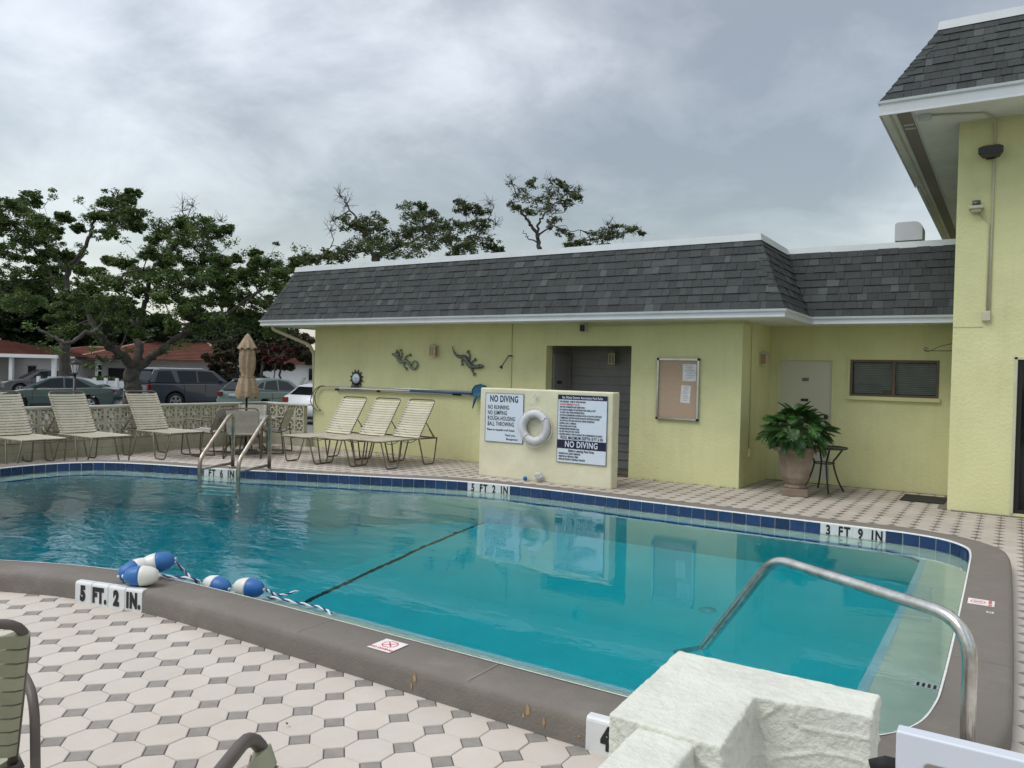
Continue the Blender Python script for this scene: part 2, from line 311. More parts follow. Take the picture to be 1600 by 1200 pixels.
def text(s, size, name, material, parent, origin, U, V, bold=0, cx=1.0, align='CENTER', lift=.0015, sp=1.1):
    U = Vector(U).normalized(); V = Vector(V).normalized(); N = U.cross(V)
    cu = bpy.data.curves.new('t', 'FONT'); cu.body = s; cu.size = size; cu.align_x = align; cu.align_y = 'CENTER'; cu.offset = bold; cu.extrude = .0005; cu.space_character = sp; cu.resolution_u = 3; cu.fill_mode = 'BOTH'
    ob = bpy.data.objects.new('t', cu); COL.objects.link(ob); bpy.context.view_layer.update()
    me = bpy.data.meshes.new_from_object(ob.evaluated_get(bpy.context.evaluated_depsgraph_get())); bpy.data.objects.remove(ob); bpy.data.curves.remove(cu)
    o = Vector(origin) + N * lift
    me.transform(Matrix(((U.x * cx, V.x, N.x, o.x), (U.y * cx, V.y, N.y, o.y), (U.z * cx, V.z, N.z, o.z), (0, 0, 0, 1))))
    me.materials.clear(); me.materials.append(M[material]); return link(name, me, parent)
def in_poly(x, y, P):
    c = False; j = len(P) - 1
    for i in range(len(P)):
        if (P[i].y > y) != (P[j].y > y) and x < (P[j].x - P[i].x) * (y - P[i].y) / (P[j].y - P[i].y) + P[i].x: c = not c
        j = i
    return c
# ================================================================ THE SETTING
def poly_ring(mb, A, B, z):     # flat sheet between closed curves A (outer) and B (inner)
    A2 = [Vector((p.x, p.y, 0)) for p in A]; B2 = [Vector((p.x, p.y, 0)) for p in B]
    tri = tessellate_polygon([A2, B2]); mb.add([(p.x, p.y, z) for p in A2 + B2], [tuple(t) for t in tri])
def wallstrip(mb, A, z0, z1):
    n = len(A); mb.add([(p.x, p.y, z) for z in (z0, z1) for p in A], [(i, (i + 1) % n, n + (i + 1) % n, n + i) for i in range(n)])
INNER = catmull([(-1.4, 3.22), (-2.5, 3.22), (-3.9, 3.22), (-4.7, 3.18), (-5.33, 3.06), (-5.72, 2.92), (-6.1, 2.74), (-7, 2.3), (-8.2, 2.0), (-9.6, 2.3), (-10.7, 3.2), (-11.15, 4.3), (-11.28, 5.04), (-11.34, 5.53), (-11.26, 6.0), (-10.97, 6.38), (-10.35, 6.68), (-9.66, 6.89), (-8.93, 7.13), (-8.4, 7.35), (-7.64, 7.67), (-6.9, 7.97), (-6.2, 8.25), (-5.4, 8.40), (-4.5, 8.42), (-3.58, 8.39), (-1.64, 8.37), (-1.05, 8.36), (-.76, 8.33), (-.5, 8.22), (-.334, 8.0), (-.275, 7.72), (-.26, 7), (-.25, 5.3), (-.25, 4.3), (-.262, 3.95), (-.31, 3.68), (-.44, 3.46), (-.68, 3.30), (-1.0, 3.23)], True, 6)
LEDGE = catmull([(-1.4, 3.64), (-2.5, 3.64), (-3.9, 3.64), (-4.8, 3.58), (-5.45, 3.4), (-6.2, 3.1), (-7.1, 2.66), (-8.2, 2.36), (-9.4, 2.62), (-10.4, 3.42), (-10.8, 4.4), (-10.9, 5.1), (-10.95, 5.5), (-10.9, 5.8), (-10.7, 6.08), (-10.2, 6.36), (-9.56, 6.58), (-8.8, 6.84), (-8.3, 7.05), (-7.55, 7.36), (-6.8, 7.66), (-6.1, 7.93), (-5.35, 8.09), (-4.5, 8.11), (-3.58, 8.09), (-1.64, 8.07), (-1.05, 8.06), (-.83, 7.98), (-.69, 7.83), (-.645, 7.5), (-.63, 5.3), (-.63, 4.3), (-.635, 4.05), (-.7, 3.85), (-.88, 3.7), (-1.1, 3.65)], True, 6)
def offset(P, d):     # outward for positive d (curve runs clockwise or anti-clockwise, sign fixed below)
    n = len(P); out = []
    for i in range(n):
        t = (P[(i + 1) % n] - P[i - 1]).normalized(); out.append(P[i] + Vector((t.y, -t.x, 0)) * d)
    return out
def area(P): return sum(P[i - 1].x * P[i].y - P[i].x * P[i - 1].y for i in range(len(P))) / 2
if area(INNER) < 0: INNER.reverse()
if area(LEDGE) < 0: LEDGE.reverse()
OUTER = offset(INNER, .29); MID = offset(INNER, .15)
ZC = .135; ZW = .022
# ground (with a hole where the raised deck and the pool are)
mb = MB(); G = 900
big = [Vector((-G, -G, 0)), Vector((G, -G, 0)), Vector((G, G, 0)), Vector((-G, G, 0))]; hole = [Vector((-12.9, -4.8, 0)), Vector((4.8, -4.8, 0)), Vector((4.8, 12.4, 0)), Vector((-12.9, 12.4, 0))]
poly_ring(mb, big, hole, -.52); struct(mb.build('ground', 'ground'))
mb = MB()
a = [ad_(-260, 640, 24), ad_(700, 640, 20), ad_(760, 640, 58), ad_(-300, 640, 58)]
mb.add([(p.x, p.y, -.50) for p in a] + [(p.x, p.y, -.53) for p in a], [(0, 1, 2, 3), (0, 1, 5, 4), (1, 2, 6, 5), (2, 3, 7, 6), (3, 0, 4, 7)])
struct(mb.build('parking_lot', 'asphalt'))
# deck slab under the pavers
deck = struct(thing('pool_deck', 'paved pool deck of cream octagonal and small grey square pavers', 'deck')); del deck['category']
mb = MB(); rect = [Vector((-13.2, -5, 0)), Vector((5, -5, 0)), Vector((5, 12.75, 0)), Vector((-13.2, 12.75, 0))]
poly_ring(mb, rect, MID, -.007); wallstrip(mb, rect, -.56, -.007); mb.build('deck_base', 'joint', deck)
# pavers
LP = .2; LX0, LY0 = -3.68508734, 2.10020606
tones = [.96, .975, .99, 1.0, 1.01, 1.025]
def octo(mb, cx, cy, g=.0018, tone=1, z=0, ang=0):
    ap = LP / 2 - g; r = ap / math.cos(math.pi / 8)
    for rr, zz in ((r, -.03), (r, -.0035), (r - .0032, 0)): pass
    V = [(cx + rr * math.cos(math.pi / 8 + k * math.pi / 4 + ang), cy + rr * math.sin(math.pi / 8 + k * math.pi / 4 + ang), zz + z) for rr, zz in ((r, -.02), (r, -.0035), (r - .0032, 0)) for k in range(8)]
    mb.add(V, [(a * 8 + k, a * 8 + (k + 1) % 8, a * 8 + 8 + (k + 1) % 8, a * 8 + 8 + k) for a in (0, 1) for k in range(8)] + [tuple(16 + k for k in range(8))], tone)
def dot(mb, cx, cy, g=.0022, tone=1, z=0):
    a = LP / (1 + math.sqrt(2)) / 2 * math.sqrt(2) - g * 1.4
    V = [(cx + rr * math.cos(k * math.pi / 2), cy + rr * math.sin(k * math.pi / 2), zz + z) for rr, zz in ((a, -.02), (a, -.0045), (a - .004, -.001)) for k in range(4)]
    mb.add(V, [(b * 4 + k, b * 4 + (k + 1) % 4, b * 4 + 4 + (k + 1) % 4, b * 4 + 4 + k) for b in (0, 1) for k in range(4)] + [(8, 9, 10, 11)], tone)
def shared(fn, material, name):
    out = []
    for t in tones: m = MB(); fn(m, 0, 0, tone=t); out.append(m.mesh(name, material))
    return out
octm = shared(octo, 'octo', 'octagon_paver'); dotm = shared(dot, 'dot', 'square_paver')
POOLC = offset(INNER, .17)
def on_deck(x, y):
    if in_poly(x, y, POOLC): return False
    if y > 11.13 and not (-3.2 < x < -.68): return False
    return y < 12.58
cand = [[], []]
for i in range(-48, 40):
    for j in range(-20, 54):
        for k, (ox, oy) in enumerate(((.5, .5), (0, 0))):
            x = LX0 + (i + ox) * LP; y = LY0 + (j + oy) * LP
            if not (-13.0 < x < 4.9 and -1.5 < y < 12.6): continue
            if not on_deck(x, y): continue
            q = pr((x, y, 0)); vis = q[2] > .3 and -60 < q[0] < 1660 and q[1] < 1290
            cand[k].append((0 if vis else 1, math.hypot(x, y), x, y))
for k, (meshes, fn, material, nm) in enumerate(((octm, octo, 'octo', 'octagon_paver'), (dotm, dot, 'dot', 'square_paver'))):
    cand[k].sort(); far = MB()
    for n_, (v, d, x, y) in enumerate(cand[k]):
        if n_ < 300 and v == 0:
            link(nm, meshes[rng.randint(6)], deck, (x, y, rng.uniform(-.0012, .001)), (rng.uniform(-.004, .004), rng.uniform(-.004, .004), 0))
        else: fn(far, x, y, tone=tones[rng.randint(6)] * rng.uniform(.97, 1.03), z=rng.uniform(-.0012, .0008))
    o = far.build(nm + 's_beyond', material, deck, fix=False); o['kind'] = 'stuff'
# soldier row of grey bricks along the tower foot
mb = MB(); mb.box(-.5, .5, -.5, .5, 0, 1); bm_ = mb.mesh('border_brick', 'dot')
for k in range(20):
    o = link('border_brick', bm_, deck, (-.62 + k * .205 + .1, 11.075, -.02)); o.scale = (.198, .085, .0255)
for k in range(12):
    o = link('border_brick', bm_, deck, (-.72, 11.2 + k * .115, -.02)); o.scale = (.10, .108, .0245)

# ---------------------------------------------------------------- the pool
pool = struct(thing('swimming_pool', 'curved swimming pool with raised grey coping and blue tile band', 'pool')); del pool['category']
mb = MB(); n = len(INNER)
prof = [(0.0, ZC - .012), (.012, ZC), (.255, ZC + .001), (.275, ZC - .006), (.286, ZC - .022), (.29, ZC - .05), (.288, -.03)]
rings = [offset(INNER, d) for d, z in prof]
vs = [(p.x, p.y, z + .0025 * math.sin(i * .37 + z * 40)) for (d, z), rg in zip(prof, rings) for i, p in enumerate(rg)]
fs = [(a * n + i, a * n + (i + 1) % n, (a + 1) * n + (i + 1) % n, (a + 1) * n + i) for a in range(len(prof) - 1) for i in range(n)]
mb.add(vs, fs, smooth=True); mb.build('coping', 'coping', pool)
# arc length walk along the inner edge
def walk(P, step, s0=0):
    n = len(P); L = [0]
    for i in range(n): L.append(L[-1] + (P[(i + 1) % n] - P[i]).length)
    tot = L[-1]; cnt = int(round(tot / step)); st = tot / cnt
    def at(s):
        s %= tot; i = 0
        lo, hi = 0, n
        while hi - lo > 1:
            m_ = (lo + hi) // 2
            if L[m_] <= s: lo = m_
            else: hi = m_
        t = (s - L[lo]) / max(1e-9, L[lo + 1] - L[lo]); a = P[lo]; b = P[(lo + 1) % n]; return a.lerp(b, t), (b - a).normalized()
    return at, st, cnt, tot
at, st, cnt, tot = walk(INNER, .15)
mb = MB(); wallstrip(mb, offset(INNER, .004), -.14, ZC - .01); mb.build('tile_grout', 'grout', pool)
mb = MB(); tile_me = MB().add([(x, y, z) for y in (0, .008) for z in (-.0725, .0725) for x in (-.5, .5)], [(0, 1, 3, 2), (4, 6, 7, 5), (0, 4, 5, 1), (2, 3, 7, 6), (0, 2, 6, 4), (1, 5, 7, 3)]).mesh('tile', 'tile')
tile_w = tile_me.copy(); tile_w.materials.clear(); tile_w.materials.append(M['wtile'])
def nearest_s(p):
    p = Vector((p[0], p[1], 0)); best = min(range(cnt * 4), key=lambda k: (at(k * st / 4)[0] - p).length); return best * st / 4
marks = {}
def mark(p0, p1, words):
    sc = (nearest_s(p0) + nearest_s(p1)) / 2; k0 = int(round(sc / st - 2))
    for i, w in enumerate(words): marks[(k0 + i) % cnt] = w
# the curve runs anti-clockwise seen from above, so along the far side it runs right to left
mark((-5.385, 8.42), (-5.95, 8.34), ['IN', '2', 'FT', '5']); mark((-1.05, 8.37), (-1.65, 8.37), ['IN', '9', 'FT', '3']); mark((-8.95, 7.12), (-9.56, 6.92), ['IN', '6', 'FT', '8'])
for k in range(cnt):
    p, t = at((k + .5) * st); rzv = math.atan2(t.y, t.x)
    w = marks.get(k); o = link('depth_tile' if w else 'tile', tile_w if w else tile_me, pool, (p.x, p.y, .051), (0, 0, rzv)); o.scale = ((st - (.001 if w else .0105)), 1, 1)
    if w:
        nrm = Vector((-t.y, t.x, 0))
        s_ = text(w, .135, 'depth_lettering', 'black', o, (0, 0, 0), (-1, 0, 0), (0, 0, 1), bold=.005, cx=.68, sp=1.26)
        s_.data.transform(Matrix.Diagonal((1 / (st - .001), 1, 1, 1))); s_.data.transform(Matrix.Translation((0, .0085, .008)))
# white bead under the coping lip
mb = MB(); mb.add([(p.x, p.y, z) for z, d in ((ZC - .012, -.006), (ZC - .003, -.003), (ZC + .0015, .003), (ZC + .0005, .008)) for p in offset(INNER, d)], [(a * n + i, a * n + (i + 1) % n, (a + 1) * n + (i + 1) % n, (a + 1) * n + i) for a in range(3) for i in range(n)], smooth=True); mb.build('white_bead', 'grout', pool)
ZL = -.075
mb = MB(); poly_ring(mb, offset(INNER, .006), LEDGE, ZL); mb.build('ledge', 'ledge', pool)
mb = MB(); poly_ring(mb, offset(LEDGE, .045), offset(LEDGE, -.004), ZL + .004); wallstrip(mb, offset(LEDGE, -.004), ZL - .03, ZL + .004); mb.build('ledge_trim', 'trim', pool)
mb = MB(); wallstrip(mb, offset(LEDGE, -.003), ZL - .13, ZL - .032); mb.build('ledge_riser', 'bluetrim', pool)
mb = MB(); wallstrip(mb, LEDGE, -3.2, ZL); mb.build('basin_wall', 'plaster', pool)
def depth(x): 
    if x > -5.5: return 1.14 + (1.57 - 1.14) * min(1, (-x) / 5.5)
    return min(2.6, 1.57 + (-5.5 - x) * .45)
mb = MB(); xs = [-12.5 + .5 * i for i in range(26)]
mb.add([(x, y, -depth(x)) for x in xs for y in (1, 9)], [(2 * i, 2 * i + 1, 2 * i + 3, 2 * i + 2) for i in range(len(xs) - 1)]); mb.build('basin_floor', 'plaster', pool)
# dark line across the floor where the slope breaks, running up the far wall
mb = MB(); pts = [(-4.95, 3.66), (-5.05, 4.6), (-5.25, 5.9), (-5.45, 7.2), (-5.52, 8.085)]
for (x0, y0), (x1, y1) in zip(pts, pts[1:]): mb.add([(x0 - .025, y0, -depth(x0) + .006), (x0 + .025, y0, -depth(x0) + .006), (x1 + .025, y1, -depth(x1) + .006), (x1 - .025, y1, -depth(x1) + .006)], [(0, 1, 2, 3)])
mb.add([(-5.545, 8.075, -1.6), (-5.495, 8.076, -1.6), (-5.495, 8.076, -.2), (-5.545, 8.075, -.2)], [(0, 1, 2, 3)])
mb.build('floor_line', 'black', pool)
for x, y in ((-2.1, 6.4), (-7.4, 7.3), (-2.6, 4.6)):
    mb = MB(); mb.cyl((x, y), .075, -depth(x), -depth(x) + .008, 16); mb.build('return_cover', 'wtile', pool)
# skimmer grate set in the right ledge
g = az(1446, 1064, ZW); mb = MB(); mb.box(g.x - .056, g.x + .062, g.y - .008, g.y + .058, ZL + .001, ZL + .003); mb.build('grate_slot_shade', 'black', pool); mb = MB()  # flat black plate paints the shade in the slots between the bars
for k in range(5): mb.box(g.x - .055 + k * .026, g.x - .043 + k * .026, g.y - .01, g.y + .06, ZL + .004, ZL + .012)
mb.box(g.x - .058, g.x + .064, g.y + .058, g.y + .066, ZL + .003, ZL + .011); mb.box(g.x - .058, g.x + .064, g.y - .016, g.y - .008, ZL + .003, ZL + .011); mb.build('grate', 'wtile', pool)
# water body
mb = MB(); WP = offset(INNER, .010); tri = tessellate_polygon([[Vector((p.x, p.y, 0)) for p in WP]]); n2 = len(WP)
mb.add([(p.x, p.y, ZW) for p in WP] + [(p.x, p.y, -3.4) for p in WP], [tuple(t) for t in tri] + [tuple(i + n2 for i in reversed(t)) for t in tri] + [(i, (i + 1) % n2, n2 + (i + 1) % n2, n2 + i) for i in range(n2)])
struct(mb.build('water', 'water'))
# depth numbers on the outside of the near coping
def near_marker(px0, px1, words, name='outer_depth_tile', wtot=None):
    N = len(words); a = az(*px0, .0); b = az(*px1, .0)
    for i, w in enumerate(words):
        t0, t1 = i / N, (i + 1) / N; A = a.lerp(b, t0); B = a.lerp(b, t1); U = (B - A); wd = U.length; U.normalize(); Nn = Vector((U.y, -U.x, 0)); c = (A + B) / 2 - Nn * .004
        pf = [(0, -.004), (0, .118), (.002, .130), (.010, .1365), (.045, .1385), (.045, .1345), (-.0, .1345)]
        m_ = MB(); hw = wd / 2 - .0018; P = [(0.0, -.004), (0.0, .122), (-.004, .133), (-.014, .1395), (-.05, .1400), (-.05, .134), (-.012, .12), (-.012, -.004)]
        m_.add([c + U * s * hw + Nn * (u + .006) + Vector((0, 0, z)) for s in (-1, 1) for u, z in P], [(k, (k + 1) % 8, 8 + (k + 1) % 8, 8 + k) for k in range(8)] + [tuple(range(7, -1, -1)), tuple(range(8, 16))])
        o = bevel(m_.build(name, 'wtile', pool), .004, 2)
        text(w, .125, 'depth_lettering', 'black', o, c + Nn * .007 + Vector((0, 0, .062)), U, (0, 0, 1), bold=.009, cx=.66 if len(w) < 3 else .60, sp=1.22)
near_marker((117, 941), (222, 957), ['5', 'FT.', '2', 'IN.'])
p = az(914, 1171, 0); near_marker((914, 1170), (981, 1189), ['4'])
# NO DIVING stickers on the coping
def sticker(c, U, label_side=1):
    U = Vector(U).normalized(); V = Vector((-U.y, U.x, 0)); c = Vector(c); c.z = ZC + .004
    m_ = MB(); m_.obox(c, U * .075, V * .075, Vector((0, 0, .0012))); o = m_.build('no_diving_sticker', 'pinkish', pool)
    m_ = MB()
    P = [c + V * .018 + U * .048 * math.cos(k * math.pi / 4 + math.pi / 8) + V * .046 * math.sin(k * math.pi / 4 + math.pi / 8) + Vector((0, 0, .0016)) for k in range(8)]
    Q = [c + V * .018 + U * .040 * math.cos(k * math.pi / 4 + math.pi / 8) + V * .038 * math.sin(k * math.pi / 4 + math.pi / 8) + Vector((0, 0, .0016)) for k in range(8)]
    m_.add(P + Q, [(k, (k + 1) % 8, 8 + (k + 1) % 8, 8 + k) for k in range(8)])
    for s in (-1, 1):
        d = (U * s + V).normalized() * .040; e = Vector((-d.y, d.x, 0)).normalized() * .004; cc = c + V * .018 + Vector((0, 0, .0018)); m_.add([cc - d - e, cc - d + e, cc + d + e, cc + d - e], [(0, 1, 2, 3)])
    m_.build('octagon_mark', 'red', o, fix=False)
    text('NO DIVING', .026, 'sticker_lettering', 'red', o, c - V * .052, U, V, bold=.001, lift=.0018)
c = az(606, 1010, ZC); sticker(c, (1, 0, 0))
c = az(1533, 942, ZC); sticker(c + Vector((.0, 0, 0)), (0, 1, 0))
m_ = MB(); c = az(1547, 957, ZC + .002); m_.obox(c, (.02, 0, 0), (0, .02, 0), (0, 0, .002)); o = m_.build('small_marker', 'wtile', pool); text('E', .03, 'marker_lettering', 'black', o, c + Vector((0, 0, .002)), (0, 1, 0), (-1, 0, 0), bold=.001)
# control joints across the coping
for k_, (px_, py_) in enumerate(((240, 905), (530, 965), (800, 1040), (1530, 1040), (1540, 905))):
    c = az(px_, py_, ZC); i0 = min(range(len(INNER)), key=lambda i: (INNER[i] - Vector((c.x, c.y, 0))).length); a_, b_ = rings[1][i0], rings[3][i0]; t_ = (INNER[(i0 + 1) % len(INNER)] - INNER[i0 - 1]).normalized() * .0022
    m_ = MB(); m_.add([(p.x + s * t_.x, p.y + s * t_.y, ZC + .0042) for p in (a_, b_) for s in (-1, 1)], [(0, 1, 3, 2)]); m_.build('joint_line', 'octo' if k_ == 0 else 'dot', pool)
# chipped paint on the coping
for (x, y, z, w, h) in ((648, 1058, .08, .022, .05), (643, 1072, .05, .012, .05), (825, 1110, .07, .028, .05), (818, 1118, .05, .02, .03), (850, 1128, .05, .016, .05), (905, 1150, .045, .02, .012)):
    c = ay(x, y, 2.9285); P = [(w * .5 * math.cos(a) * rng.uniform(.45, 1.2), h * .5 * math.sin(a) * rng.uniform(.45, 1.2)) for a in [k * math.pi / 5 for k in range(10)]]
    m_ = MB(); m_.add([(c.x + u, 2.9272, c.z + v) for u, v in P] + [(c.x, 2.9268, c.z)], [(k, (k + 1) % 10, 10) for k in range(10)]); m_.build('paint_chip', 'stain', pool)

# ================================================================ BUILDINGS
def shingle_mesh(w, h, tone, up):
    # u = width, v = up slope, n = normal; butt edge at v=0 stands proud
    t = .019 if up else .011; g = .002
    return MB().add([(g, -.004, 0), (w - g, -.004, 0), (w - g, h + .03, -.004), (g, h + .03, -.004), (g, -.004, t), (w - g, -.004, t), (w - g, h + .03, .002), (g, h + .03, .002)], [(0, 1, 5, 4), (4, 5, 6, 7), (1, 2, 6, 5), (3, 0, 4, 7)], tone)
SW = [.08, .11, .14, .18, .22]; ST = [.82, .89, .95, 1.0, 1.05, 1.12, 1.27, 1.48]
SH = .124
SM = {(w, t, u): shingle_mesh(SW[w], SH, ST[t], u).mesh('shingle', 'shingle') for w in range(5) for t in range(8) for u in (0, 1)}
def shingles(parent, o, U, V, span, courses, cap, count=[0]):
    """o origin at the eave, U along it, V up the slope; span(v) -> (u0,u1)"""
    U = Vector(U).normalized(); V = Vector(V).normalized(); N = U.cross(V).normalized(); out = []
    for c in range(courses):
        v = c * SH; u0, u1 = span(v); u0b, u1b = span(v + SH); lo, hi = min(u0, u0b), max(u1, u1b); u = lo - rng.uniform(0, .1)
        while u < hi:
            w = rng.choice(5, p=[.12, .24, .30, .22, .12]); t = rng.choice(8, p=[.12, .2, .22, .2, .11, .07, .05, .03]); up = rng.randint(2)
            a, b = u, u + SW[w]; u = b
            out.append((a, b, v, w, t, up, lo, hi, u0, u1, u0b, u1b))
    return [(o, U, V, N) + r for r in out]
def place_shingles(parent, items):
    ind = []; rest = MB()
    for it in items:
        o, U, V, N, a, b, v, w, t, up, lo, hi, u0, u1, u0b, u1b = it
        c = o + U * (a + b) / 2 + V * v; full = a >= max(u0, u0b) and b <= min(u1, u1b)
        ind.append((0 if full else 1, (c - O).length, it))
    ind.sort(key=lambda r: (r[0], r[1]))
    for k, (f, d, it) in enumerate(ind):
        o, U, V, N, a, b, v, w, t, up, lo, hi, u0, u1, u0b, u1b = it
        if f == 0 and k < 300:
            ob = link('shingle', SM[(w, t, up)], parent); p = o + U * a + V * v
            ob.matrix_local = Matrix(((U.x, V.x, N.x, p.x), (U.y, V.y, N.y, p.y), (U.z, V.z, N.z, p.z), (0, 0, 0, 1)))
        else:      # clipped to the slope outline
            a0, b0 = max(a, u0), min(b, u1); a1, b1 = max(a, u0b), min(b, u1b)
            if b0 - a0 < .01 and b1 - a1 < .01: continue
            a0, b0 = min(a0, b0), max(a0, b0) if b0 > a0 else a0 + .001
            if b1 < a1: b1 = a1 = (a1 + b1) / 2
            T = .019 if up else .011; g = .002
            P = [(a0 + g, -.004, 0), (b0 - g, -.004, 0), (b1 - g, SH + .02, -.004), (a1 + g, SH + .02, -.004), (a0 + g, -.004, T), (b0 - g, -.004, T), (b1 - g, SH + .02, .002), (a1 + g, SH + .02, .002)]
            rest.add([o + U * x + V * (v + y) + N * z for x, y, z in P], [(0, 1, 5, 4), (4, 5, 6, 7), (1, 2, 6, 5), (3, 0, 4, 7)], ST[t])
    if rest.v: r = rest.build('shingles_beyond', 'shingle', parent, fix=False); r['kind'] = 'stuff'
def hipcaps(parent, A, B, d1, d2, n=10):
    A = Vector(A); B = Vector(B); d = (B - A) / n; W_ = .115
    for k in range(n):
        p = A + d * k; q = p + d * 1.12; Nn = (Vector(d1).normalized() + Vector(d2).normalized()) * -.5
        lift = Vector(d1).cross(d).normalized(); lift = Vector((0, 0, 1)); e = Vector((-(Vector(d1) + Vector(d2)).x, -(Vector(d1) + Vector(d2)).y, 0)).normalized()
        up0 = e * .016 + Vector((0, 0, .012)); up1 = e * .006 + Vector((0, 0, .004))
        m_ = MB(); a1 = Vector(d1).normalized() * W_; a2 = Vector(d2).normalized() * W_
        m_.add([p + up0, q + up1, q + a1 + up1, p + a1 + up0, q + a2 + up1, p + a2 + up0, p + a1, p, p + a2], [(0, 1, 2, 3), (0, 5, 4, 1), (0, 3, 6, 7), (0, 7, 8, 5)], ST[rng.randint(7)]); m_.build('ridge_cap', 'shingle', parent, fix=False)

YF = 11.1; XL = -11.8; XR = -3.25; YR = 12.6; OV = .74; OT = .275; ZE = 2.40; ZF = 2.475; ZT = 3.47
house = thing('pool_house', 'low yellow-green stucco pool house with dark shingled mansard roof', 'building', (0, 0, 0))
AX0, AX1, AZ1 = -6.45, -4.945, 2.025
mb = MB()
mb.box(XL, AX0, YF, YF + .2, -.55, 2.46); mb.box(AX1, XR, YF, YF + .2, -.55, 2.46); mb.box(AX0, AX1, YF, YF + .2, AZ1, 2.46)
mb.box(XR - .2, XR, YF + .2, YR, -.55, 2.46); mb.box(XL, XL + .2, YF + .2, 18, -.55, 2.46)
DX0, DX1, DZ = -3.12, -2.29, 1.90; WX0, WX1, WZ0, WZ1 = -2.07, -.895, 1.35, 1.89
mb.box(XR - .2, DX0, YR, YR + .2, -.55, 2.46); mb.box(DX0, DX1, YR, YR + .2, DZ, 2.46); mb.box(DX1, WX0, YR, YR + .2, -.55, 2.46)
mb.box(WX0, WX1, YR, YR + .2, -.55, WZ0); mb.box(WX0, WX1, YR, YR + .2, WZ1, 2.46); mb.box(WX1, -.655, YR, YR + .2, -.55, 2.46)
mb.build('wall', 'wall', house, fix=False)
mb = MB(); mb.box(XL + .2, AX0 - .2, 18, 18.2, -.55, 2.46); mb.box(XL + .1, -.7, YR + 1.2, 18, 2.46, 2.5); mb.build('inner_shell', 'siding', house, fix=False)
# alcove
alc = MB(); YB = 11.95
alc.box(AX0 - .1, AX0 - .003, YF + .2, YB, -.02, 2.3); alc.box(AX1 + .003, AX1 + .1, YF + .2, YB + .1, -.02, 2.3); alc.box(AX0, AX1, YF + .2, YB + .1, AZ1 + .02, AZ1 + .08); alc.box(AX0 - .1, AX1, YB + .02, YB + .1, -.02, 2.3)
alc.build('alcove_lining', 'siding', house, fix=False)
bd = MB().add([(0, -.004, 0), (1, -.004, 0), (1, -.016, .008), (0, -.016, .008), (1, -.002, .138), (0, -.002, .138)], [(0, 1, 2, 3), (3, 2, 4, 5)]).mesh('siding_board', 'siding')
for k in range(15):
    o = link('siding_board', bd, house, (AX0, YB + .02, .02 + k * .138)); o.scale = (AX1 - AX0, 1, 1)
mb = MB(); mb.box(AX0, AX1, YF + .19, YB + .1, -.02, .03); mb.build('alcove_floor', 'joint', house, fix=False)
# door in the left wall of the alcove
mb = MB(); mb.box(AX0 - .002, AX0 + .02, 11.36, 11.86, .03, 1.86); dr = mb.build('alcove_door', 'siding', house, fix=False)
mb = MB(); mb.box(AX0, AX0 + .035, 11.32, 11.36, .03, 1.90); mb.box(AX0, AX0 + .035, 11.86, 11.90, .03, 1.90); mb.box(AX0, AX0 + .035, 11.36, 11.86, 1.862, 1.90); mb.build('door_frame', 'siding', dr, fix=False)
mb = MB(); mb.box(AX0 + .02, AX0 + .026, 11.45, 11.60, 1.40, 1.45); mb.build('door_plate', 'black', dr, fix=False)
for k, (w, h) in enumerate(((' KEEP THIS', 1.26), ('DOOR', 1.20), ('SHUT', 1.14))):
    text(w.strip(), .05, 'door_lettering', 'black', dr, (AX0 + .0205, 11.55, h), (0, 1, 0), (0, 0, 1), bold=.002)
# eaves
def eave(parent, segs, z0, z1, soff):
    for k, (a, b, out) in enumerate(segs):
        a = Vector((*a, 0)); b = Vector((*b, 0)); out = Vector((*out, 0)).normalized(); d = (b - a).normalized(); m_ = MB()
        e0, e1 = (Vector((0, 0, 0)),) * 2
        pf = [(0, z0), (.012, z0), (.012, z0 + .02), (.004, z0 + .024), (.010, z1 - .045), (.028, z1 - .028), (.034, z1), (.0, z1)]
        def corner(p, other): return p
        m_.add([p + out * u + Vector((0, 0, z)) + d * (u * s) for p, s in ((a, -soff[k][0]), (b, soff[k][1])) for u, z in pf], [(i, (i + 1) % 8, 8 + (i + 1) % 8, 8 + i) for i in range(8)] + [tuple(range(7, -1, -1)), tuple(range(8, 16))]); m_.build('gutter', 'fascia', parent)
E1 = (XL - OV, YF - OV); E2 = (XR + OV, YF - OV); E3 = (XR + OV, YR - OV - .02); E4 = (-.662, YR - OV - .02)
eave(house, [(E1, E2, (0, -1)), (E2, E3, (1, 0)), (E3, E4, (0, -1)), ((XL - OV, 17.5), E1, (-1, 0))], 2.372, ZF, [(1, 1), (1, -1), (-1, 0), (0, 1)])
mb = MB(); s0 = 2.395
mb.box(E1[0], E2[0], E1[1], YF, s0, s0 + .02); mb.box(XR, E2[0], YF, E3[1], s0, s0 + .02); mb.box(XR, -.66, E3[1], YR, s0, s0 + .02); mb.box(E1[0], XL, YF, 17.5, s0, s0 + .02); mb.build('soffit', 'soffit', house, fix=False)
T1 = Vector((XL - OT, YF - OT, ZT)); T2 = Vector((XR + OT, YF - OT, ZT)); T3 = Vector((XR + OT, YR - OT, ZT)); T4 = Vector((-.66, YR - OT, ZT))
B1 = Vector((*E1, ZF)); B2 = Vector((*E2, ZF)); B3 = Vector((*E3, ZF)); B4 = Vector((*E4, ZF))
T0 = Vector((XL - OT, 17.5, ZT)); B0 = Vector((E1[0], 17.5, ZF))
mb = MB(); mb.add([B1, B2, T2, T1], [(0, 1, 2, 3)]); mb.add([B2, B3, T3, T2], [(0, 1, 2, 3)]); mb.add([B3, B4, T4, T3], [(0, 1, 2, 3)]); mb.add([B0, B1, T1, T0], [(0, 1, 2, 3)])
